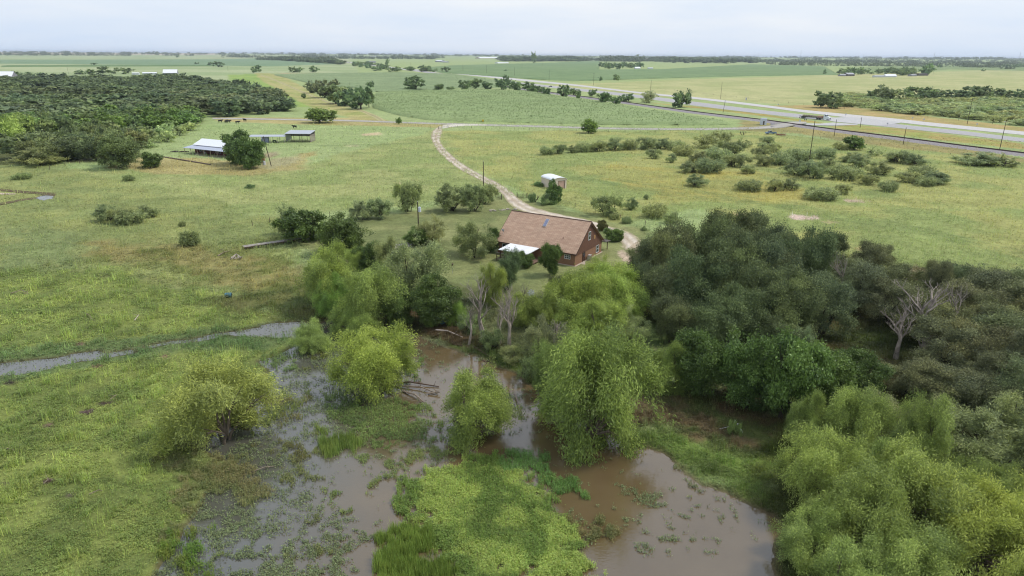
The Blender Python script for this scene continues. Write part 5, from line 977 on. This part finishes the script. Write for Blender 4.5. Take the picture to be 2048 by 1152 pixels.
# ------------------------------------------------------------------ vehicles
TY=mat('tyre',(.02,.02,.02),.8); RIM=mat('rim',(.45,.46,.48),.35,.6); CHR=mat('chrome',(.5,.52,.55),.25,.8); BLK=mat('black_steel',(.03,.03,.035),.6)
def wheel(par,x,y,r,wd,name='wheel'):
    w=thing(name,None,None,(0,0,0)); w.parent=par; MB().tube([(x,y-wd/2,r),(x,y+wd/2,r)],r,16).build('tyre',TY,w); MB().tube([(x,y-wd/2-.02,r),(x,y+wd/2+.02,r)],r*.55,12).build('rim',RIM,w)
def truck():
    f=G(1660,241.5);b=G(1603,237); d=f-b; t=thing('semi_truck','white semi truck pulling a loaded flatbed on the highway','truck',(b.x,b.y,.13),math.atan2(d.y,d.x)); Lt=d.length; s=Lt/19.
    WT_=mat('truck_white',L((225,230,236)),.35,var=.03,spec=.5); X=lambda v:v*s
    mb=MB(); mb.prism([(X(15.1),1.0),(X(15.1),3.7),(X(15.4),3.9),(X(16.6),3.75),(X(17.0),2.55),(X(18.6),2.2),(X(18.9),1.9),(X(18.9),.7),(X(17.6),.6),(X(15.5),.7)],-1.2,1.2); mb.build('cab',WT_,t)
    MB().hexa([(X(16.62),-1.05,3.6),(X(16.62),1.05,3.6),(X(16.6),1.05,3.7),(X(16.6),-1.05,3.7),(X(17.03),-1.0,2.62),(X(17.03),1.0,2.62),(X(17.0),1.0,2.6),(X(17.0),-1.0,2.6)]).build('windshield_trim',GLASS,t)
    MB().quad((X(16.66),-1.08,3.62),(X(17.04),-1.08,2.62),(X(17.04),1.08,2.62),(X(16.66),1.08,3.62)).build('windshield',GLASS,t)
    for y in (-1.21,1.21): MB().quad((X(15.9),y,2.55),(X(16.9),y,2.55),(X(16.6),y,3.45),(X(15.9),y,3.45)).build('side_window',GLASS,t)
    MB().box(X(18.9),X(18.98),-.65,.65,.85,1.9).build('grille',mat('grille',L((120,112,122)),.4),t); MB().box(X(18.85),X(19.15),-1.2,1.2,.4,.75).build('bumper',CHR,t)
    for y in (-.95,.95): MB().box(X(18.9),X(18.97),y-.16,y+.16,1.2,1.5).build('headlight',INS,t)
    MB().box(X(9.6),X(17.5),-.45,.45,.75,1.05).build('chassis',BLK,t); MB().box(X(14.0),X(15.6),-1.25,-.7,.45,1.0).build('fuel_tank',CHR,t)
    for y in (-1.0,1.0): MB().tube([(X(15.0),y,1.0),(X(15.0),y,4.1)],.09,8).build('exhaust_stack',CHR,t)
    MB().box(X(-.2),X(14.6),-1.25,1.25,1.25,1.5).build('trailer_deck',BLK,t); MB().box(X(14.45),X(14.6),-1.2,1.2,1.5,2.6).build('headboard',mat('headboard_wood',L((170,130,110))),t); MB().box(X(3.4),X(9.5),-1.22,-1.1,.65,1.2).build('side_box',mat('box_grey',L((200,195,205)),.5),t)
    MB().box(X(.1),X(4.),-.5,.5,.8,1.25).build('axle_frame',BLK,t)
    for x in (1.0,2.3,10.8,12.1,17.6):
        for y in (-1.05,1.05): wheel(t,X(x),y,.52,.3 if x>15 else .5)
    return t,s
tk,ts=truck()
ld=thing('pipe_load','load of brown grey pipes and timbers strapped on the flatbed','cargo',tk.matrix_basis@Vector((0,0,1.5)),tk.rotation_euler.z); g=random.Random(4); mb=MB()
for i in range(26): y=g.uniform(-1.05,1.05); z=.12+g.random()*.85; x=g.uniform(.3,3.5); mb.tube([(x*ts,y,z),((x+g.uniform(6,10))*ts,y+g.uniform(-.1,.1),z+g.uniform(-.08,.08))],.12,6)
mb.build('pipes',mat('pipes',L((172,160,142)),.8,var=.35,scale=1.),ld); MB().box(11*ts,14.2*ts,-1.1,1.1,.01,1.1).build('timber_stack',mat('timber',L((188,152,136)),.8,var=.2,scale=3),ld)
def car(label,px,py,rz,col,s=1.,pick=False,name='parked_car',cat='car',ln=4.6):
    t=thing(name,label,cat,(G(px,py).x,G(px,py).y,.14),rz); m=mat('paint_'+name+str(int(px)),col,.35,spec=.5,var=.03); a=ln/2
    if pick: pf=[(-a,.45),(-a,1.15),(-a*.1,1.2),(-a*.02,1.85),(a*.32,1.85),(a*.52,1.2),(a*.95,1.1),(a,.5)]
    else: pf=[(-a,.35),(-a,.95),(-a*.75,1.45),(a*.15,1.5),(a*.45,1.0),(a*.95,.85),(a,.35)]
    MB().prism([(x,z) for x,z in pf],-.92,.92).build('body',m,t)
    if pick:
        MB().box(-a*.94,-a*.14,-.8,.8,1.201,1.23).build('cargo_bed',BLK,t)
        for y in (-.93,.93): MB().quad((0.02,y,1.25),(a*.47,y,1.25),(a*.3,y,1.78),(.05,y,1.78)).build('side_window',GLASS,t)
        MB().quad((a*.53,-.8,1.24),(a*.53,.8,1.24),(a*.335,.8,1.82),(a*.335,-.8,1.82)).build('windshield',GLASS,t)
    else:
        for y in (-.93,.93): MB().quad((-a*.62,y,1.0),(a*.35,y,1.0),(a*.12,y,1.4),(-a*.55,y,1.4)).build('side_window',GLASS,t)
        MB().quad((a*.46,-.8,1.02),(a*.46,.8,1.02),(a*.17,.8,1.47),(a*.17,-.8,1.47)).build('windshield',GLASS,t)
    for x in (-a*.62,a*.62):
        for y in (-.82,.82): wheel(t,x,y,.36,.24)
    return t
car('blue grey pickup truck parked on the verge by the rail crossing',1541,269,math.pi+.1,L((110,134,158)),pick=True,name='pickup_truck',cat='pickup truck',ln=5.9)
car('dark car driving on the highway near the hedge',1101,174,-.35+3.14,L((70,75,90)),name='dark_car'); car('white van driving on the highway near the far poles',1023,163.5,-.4,(.7,.7,.7),name='white_van',cat='van',ln=5.5); car('small grey car on the highway left of the white van',970,158,-.4,L((110,112,120)),name='grey_car')
t=thing('utility_trailer','small open trailer piled with orange and pale scrap beside the pickup','trailer',G(1561,271.5),.0); MB().box(-2.2,2.2,-.9,.9,.5,.62).build('bed',BLK,t); mb=MB(); mb.box(-2.2,2.2,-.95,-.9,.62,1.0); mb.box(-2.2,2.2,.9,.95,.62,1.0); mb.box(2.15,2.2,-.9,.9,.62,1.0); mb.build('side_rail',mat('rail_rust2',L((170,110,90))),t); wheel(t,0,-1.05,.36,.2); wheel(t,0,1.05,.36,.2)
t=thing('scrap_pile','heap of brush and boards beside the small trailer','scrap',G(1566,273)); mb=MB()
for i in range(26): a=g.uniform(0,6.28); p=Vector((g.uniform(-1.6,1.6),g.uniform(-.8,.8),g.uniform(.1,.5))); mb.tube([p,p+Vector((math.cos(a)*1.3,math.sin(a)*.8,g.uniform(.1,1.2)))],.05,4)
mb.build('boards',mat('scrap_board',L((186,166,140)),.9,var=.3,scale=3),t)
# crossing signals
for px,py,ty,l in [(1599,245.5,231,'left railway crossing signal with warning lamps'),(1609,251,236,'right railway crossing signal with twin lamps at the road'),]:
    gg=G(px,py); hh=4.3; t=thing('crossing_signal',l,'crossing signal',gg+Vector((0,0,.4))); MB().tube([(0,0,0),(0,0,hh)],.09,8).build('post',INS,t); MB().box(-.5,.5,-.3,.3,0,1.1).build('control_box',mat('cabin_grey',L((205,214,222))),t)
    mb=MB(); [mb.hexa([(-.8,-.12,hh-.3-.1*s),(-.8,-.08,hh-.3-.1*s),(.8,-.08,hh-.3+.6*s-.6*(s>0)*0),(.8,-.12,hh-.3+.6*s),(-.8,-.12,hh-.1-.1*s),(-.8,-.08,hh-.1-.1*s),(.8,-.08,hh-.1+.6*s),(.8,-.12,hh-.1+.6*s)]) for s in (-.5,.5)]; mb.build('crossbuck',INS,t)
    for x in (-.6,.6): MB().tube([(x,-.15,hh-1.2),(x,-.3,hh-1.2)],.3,12).build('warning_lamp',BLK,t)
    MB().box(-.6,.6,-.08,.0,hh-1.24,hh-1.16).build('lamp_bar',BLK,t)
def sign(label,px,py,h,wd,hd,m,cat='sign',name='road_sign'):
    t=thing(name,label,cat,G(px,py)); MB().tube([(0,0,0),(0,0,h)],.06,6).build('post',PALEP,t); MB().box(-wd/2,wd/2,-.08,-.03,h-hd,h).build('panel',m,t)
SY=mat('sign_yellow',L((214,190,70))); 
sign('small yellow diamond road sign in front of the corn',966,250,3.2,1.1,1.1,SY); sign('white marker sign by the frontage road among dry grass',1492,202,3.2,1.4,2.4,INS)
for i,(px,py) in enumerate([(1774,252.6),(1824,241),(1847,244),(1953,254),(1691,233.5),(1556,213),(1180,0)][:6]): sign(['pale marker post in the rail verge','small white sign at the junction brush','second small white sign at the junction brush','small pale sign beyond the frontage road','pair of white signs at the highway island','small white sign behind the frontage road'][i],px,py,2.2,1.,.8,INS)
sign('short yellow post in the grass right of the rail crossing',1657,271.5,2.4,.35,2.2,mat('post_cream',L((225,215,150))),cat='post',name='marker_post')
# ------------------------------------------------------------------ cattle
COW=mat('black_hide',(.012,.011,.012),.7,var=.2)
def cow():
    V=[(0,0,1.15),(.55,0,1.2),(.95,0,1.35),(1.25,0,1.5),(1.6,0,1.35),(-.55,0,1.15),(-.9,0,1.2),(-1.05,0,.75)]; E_=[(0,1),(1,2),(2,3),(3,4),(0,5),(5,6),(6,7)]; Rr=[.42,.4,.26,.19,.1,.42,.3,.03]
    for x,p in ((.6,1),(-.7,5)):
        for y in (-.24,.24):
            n=len(V); V+=[(x,y,.85),(x+(.02 if x>0 else -.08),y,.45),(x+(0 if x>0 else .03),y,.03)]; Rr+=[.17,.09,.07]; E_+=[(p,n),(n,n+1),(n+1,n+2)]
    for y in (-.22,.22): n=len(V); V.append((1.22,y,1.6)); Rr.append(.05); E_.append((3,n))
    me=bpy.data.meshes.new('cow'); me.from_pydata(V,E_,[]); o=bpy.data.objects.new('tmp',me); COL.objects.link(o); md=o.modifiers.new('s','SKIN'); 
    for i,r in enumerate(Rr): me.skin_vertices[0].data[i].radius=(r,r)
    me.skin_vertices[0].data[0].use_root=True; o.modifiers.new('u','SUBSURF').levels=1
    dg=bpy.context.evaluated_depsgraph_get(); em=bpy.data.meshes.new_from_object(o.evaluated_get(dg)); bpy.data.objects.remove(o); em.materials.clear(); em.materials.append(COW); return em
cm_=cow()
for px,py,rz,l in [(441,245.5,.2,'leftmost black cow of the herd by the left wood'),(452.5,246,1.3,'black cow second from left in the herd'),(457.5,246.3,.6,'black cow third from left in the herd'),(475.5,248,.3,'black cow nearest the farmhouse in the herd'),(490,243.3,2.7,'rightmost black cow of the herd near the road'),(589.5,257,3.,'black cow standing behind the tall cattle shed'),(462,238.5,0,None)]:
    if l: gg=G(px,py); o=link('cow',cm_,None,gg,rz,(1.15,1.15,1.15)); tag(o,l,'cow','black cattle grazing by the left wood')
# ------------------------------------------------------------------ pond side and yard things
LOG=mat('drift_wood',L((150,134,118)),.9,var=.3,scale=4); LOGD=mat('dark_log',L((96,76,62)),.9,var=.3,scale=4)
def logo(name,label,pts,r,m,cat='log',zo=.1,twigs=0):
    P=[G(*p) for p in pts]; o=P[0].copy(); o.z=0; mb=MB(); 
    for i,p in enumerate(P): p.z=max(float(gz(p.x,p.y)[0]),WL)+zo+(.25 if i%2 else 0)
    mb.tube([p-o for p in P],r,6,r*.45); gg=random.Random(int(pts[0][0]))
    for i in range(twigs):
        a=P[0].lerp(P[-1],gg.uniform(.2,.95))-o; mb.tube([a,a+Vector((gg.uniform(-1.2,1.2),gg.uniform(-1,1),gg.uniform(.2,.9)))],r*.35,4,r*.12)
    t=thing(name,label,cat,o); mb.build('log' if cat=='log' else 'wood',m,t); return t
for a in [('fallen_log','long white log lying along the muddy bank',[(872,663),(895,668),(925,678)],.13,mat('white_log',L((205,190,178)),.8),.2,2),('fallen_log','upper brown log in the water right of the log willow',[(768,768),(820,767),(878,773)],.14,LOGD,.1,4),('fallen_log','second brown log in the water right of the log willow',[(790,772),(840,776),(876,788)],.12,LOG,.1,5),('fallen_log','third log among branches near the round green pond willow',[(806,782),(830,792),(850,806)],.13,LOG,.1,6),
('fallen_log','pale log end touching the round green pond willow',[(856,787),(880,788)],.14,LOG,.15,2),('fallen_log','thick root log left below the log willow',[(742,765),(720,778),(706,789)],.12,LOG,.2,2),('fallen_log','root log running right below the log willow',[(758,768),(775,778),(786,788)],.16,LOGD,.2,3),('fallen_branch','dark branch standing in water below the bank row',[(650,660),(668,650),(690,650),(707,668)],.1,LOGD,.25,8),
('fallen_branch','thin pale branch lying on the flooded grass',[(502,944),(530,938),(551,932)],.06,LOG,.1,2),('fallen_branch','pale broken branch in the left marsh',[(22,590),(45,586),(62,592)],.08,LOG,.15,5),('fallen_branch','bent grey branch in the middle of the marsh',[(168,627),(180,636),(187,645)],.07,LOG,.1,2),('fallen_branch','short pale stump branch right of the bent grey one',[(270,644),(279,637)],.09,mat('white_log',L((205,190,178))),.2,1),
('fallen_branch','pale twig heap low on the left edge of the marsh',[(2,900),(20,905),(38,908)],.06,LOG,.1,5),('fallen_branch','reddish stick on the lower left marsh',[(88,972),(100,968),(108,964)],.07,LOG,.15,1),('fallen_branch','thin stick by the mud patch in the lower left marsh',[(180,996),(200,990),(206,986)],.05,LOG,.15,1),('fallen_branch','thin white stick above the mud patches of the marsh',[(222,806),(236,800)],.05,LOG,.3,1),
('driftwood','grey drift branches left of the boardwalk end',[(436,514),(450,508),(462,504)],.13,LOG,.15,6),('driftwood','pale drift root at the end of the boardwalk',[(463,521),(473,514),(484,520)],.25,mat('pale_root',L((180,168,158))),.2,9),('fallen_branch','brown branch on the shaded bank below the dead trees',[(905,690),(950,700),(985,720)],.07,LOGD,.15,5),('fallen_branch','curved dark branch over the water at the bank end',[(966,724),(980,738),(992,748)],.1,LOGD,.4,2),('fallen_branch','leaning pale branch from the round green pond willow',[(1030,790),(1037,812),(1044,832)],.1,LOG,.2,1)]:
    logo(a[0],a[1],a[2],a[3],a[4],zo=a[5],twigs=a[6],cat='log' if a[0]=='fallen_log' else 'branch')
# boardwalk
a=G(487,500);b=G(611,481.5); d=b-a; t=thing('boardwalk','long grey plank boardwalk raised over the marsh edge','boardwalk',a,math.atan2(d.y,d.x)); mb=MB(); n=int(d.length/.3)
for i in range(n): mb.box(i*.3,i*.3+.27,-.75,.75,.75,.81)
mb.build('deck',mat('grey_plank',L((168,160,152)),.9,var=.2,scale=1.5),t); MB().box(0,d.length,-.74,-.64,.55,.748).build('beam',LOGD,t)
mb0=None
for i in range(9):
    for y in (-.65,.65): MB().tube([(i*d.length/8.2+.1,y,-.6),(i*d.length/8.2+.1,y,.74)],.08,6).build('support_post',LOGD,t)
# barrels
def barrel(label,px,py,c,rz,r=.42,l=1.1):
    gg=G(px,py); t=thing('plastic_barrel',label,'barrel',(gg.x,gg.y,float(gz(gg.x,gg.y)[0])+r*.9),rz); mb=MB(); mb.tube([(-l/2,0,0),(-l/2+.04,0,0)],r*.9,14); 
    mb.tube([(-l/2+.04,0,0),(-l/6,0,0),(l/6,0,0),(l/2-.04,0,0)],r,14); mb.build('body',mat('barrel'+str(px),c,.45,spec=.5),t); mb=MB(); [mb.tube([(x-.04,0,0),(x+.04,0,0)],r*1.05,14) for x in (-l/6,l/6)]; mb.build('hoop',mat('hoop'+str(px),c*.6,.5),t)
    MB().tube([(l/2-.039,0,0),(l/2,0,0)],r*.86,14).build('shade_disc',mat('barrel_dark'+str(px),c*.25,.7),t)  # solid disc, barrel colour darkened to paint the shade inside
barrel('teal plastic barrel lying in the marsh',457.5,596,L((76,120,130)),.2); barrel('blue barrel in the shade on the muddy bank',886,649,L((90,140,185)),1.2,.35,.9)
# wood pile
t=thing('brush_pile','heap of bleached grey branches on the house lawn','brush pile',G(809,494)); mb=MB(); g=random.Random(8)
for i in range(70):
    a=g.uniform(0,6.28); q=abs(g.gauss(0,.8)); p=Vector((math.cos(a)*q*1.3,math.sin(a)*q,max(.05,.7-q*.5)*g.random()+.05)); a2=g.uniform(0,6.28); l=g.uniform(.5,1.3); mb.tube([p-Vector((math.cos(a2)*l,math.sin(a2)*l,0)),p+Vector((math.cos(a2)*l,math.sin(a2)*l,g.uniform(-.1,.5)))],g.uniform(.03,.08),5)
mb.build('branches',mat('bleached',L((200,190,188)),.9,var=.2,scale=3),t)
# planks
WP=mat('white_plank',(.75,.75,.76),.5)
for (pa,pb,l,wd,za,zb) in [((1437,861.5),(1460,856.5),'thin white pipe lying left of the sapling',.09,.2,.25),((1463,857),(1470,848),'short white pipe leaning in the sapling',.08,.2,.5),((1475,852),(1484,868),'thickest white plank right of the sapling',.2,.25,.15)]:
    a=G(*pa);b=G(*pb); t=thing('white_pipe',l,'pipe',a); d=b-a; MB().tube([(0,0,za),(d.x,d.y,zb)],wd/2,8).build('pipe',WP,t)
# bird feeder, whirligig, little garden things
t=thing('bird_feeder','small dark bird feeder on a thin pole in the lawn','bird feeder',G(905.5,548)); MB().tube([(0,0,0),(0,0,1.7)],.025,6).build('pole',GALV,t); f=MB().box(-.16,.16,-.16,.16,1.7,1.95).build('feeder',TRIM,t); MB().prism([(-.24,1.95),(0,2.12),(.24,1.95)],-.24,.24).build('roof',TRIM,f)
t=thing('garden_windmill','white vaned yard windmill on a thin stand behind the bright willows','windmill',G(1062,606)); mb=MB()
for s in (-1,1): mb.tube([(s*.35,0,0),(0,0,1.9)],.03,5)
mb.tube([(0,.3,0),(0,0,1.9)],.03,5); mb.build('stand',INS,t); mb=MB()
for i in range(8): a=i*math.pi/4; c,s=math.cos(a),math.sin(a); mb.hexa([(c*.12-s*.04,-.15,1.9+s*.12+c*.04),(c*.12+s*.04,-.15,1.9+s*.12-c*.04),(c*.6+s*.14,-.17,1.9+s*.6-c*.14),(c*.6-s*.14,-.17,1.9+s*.6+c*.14),(c*.12-s*.04,-.12,1.9+s*.12+c*.04),(c*.12+s*.04,-.12,1.9+s*.12-c*.04),(c*.6+s*.14,-.14,1.9+s*.6-c*.14),(c*.6-s*.14,-.14,1.9+s*.6+c*.14)])
mb.build('blades',WP,t); MB().box(-.03,.03,.1,.8,1.8,2.1).build('tail',WP,t)
t=thing('rock_pile','row of pale rocks on the lawn left of the drive behind the house','rocks',G(1010,421)); ROCK=mat('rock',L((176,166,152)),.9,var=.25,scale=2)
for i in range(26):
    x=g.uniform(-4.,3.5); y=g.uniform(-.8,.8)+.25*x; r=g.uniform(.15,.35); mb=MB()
    mb.hexa([(x+sx*r*g.uniform(.7,1.2),y+sy*r*g.uniform(.7,1.2),sz*r*g.uniform(.7,1.1)) for sz in (0,1.2) for sx,sy in ((-1,-1),(1,-1),(1,1),(-1,1))]); mb.build('rock',ROCK,t)
a=G(325,315);b=G(421,331); d=b-a; t=thing('garden_border','long low dark timber border on the left farm lawn','garden border',a,math.atan2(d.y,d.x)); MB().box(0,d.length,-.2,.2,-.05,.55).build('timber',mat('border_wood',L((120,104,92)),.9,var=.3,scale=1),t); MB().box(0,d.length*.8,.2,1.4,-.05,.3).build('bed',mat('bed_soil',L((140,120,100)),.95,var=.3,scale=1.5),t)
t=thing('lumber_pile','dark scrap lumber left of the farmhouse porch','lumber',G(352,305)); mb=MB()
for i in range(22): x=g.uniform(-3,4); y=g.uniform(-1,1); mb.box(x,x+g.uniform(.8,2.5),y,y+.25,g.uniform(0,.3),g.uniform(.35,.7))
mb.build('lumber',mat('dark_lumber',L((92,84,78)),.9,var=.4,scale=1.5),t)
for px,py,l in [(600,760,'')][:0]: pass
# ------------------------------------------------------------------ haze
mh=bpy.data.materials.new('haze'); mh.use_nodes=True; N=mh.node_tree.nodes; N.remove(N['Principled BSDF']); pv=N.new('ShaderNodeVolumePrincipled'); pv.inputs['Color'].default_value=(.80,.88,1,1); pv.inputs['Density'].default_value=HAZE; pv.inputs['Anisotropy'].default_value=0.2
mh.node_tree.links.new(pv.outputs[0],N['Material Output'].inputs['Volume'])
hb=MB().box(-40000,40000,-200,39000,-2,75).build('haze',mh); tag(hb,kind='stuff'); hb['label']='thin pale blue haze over the distant fields'
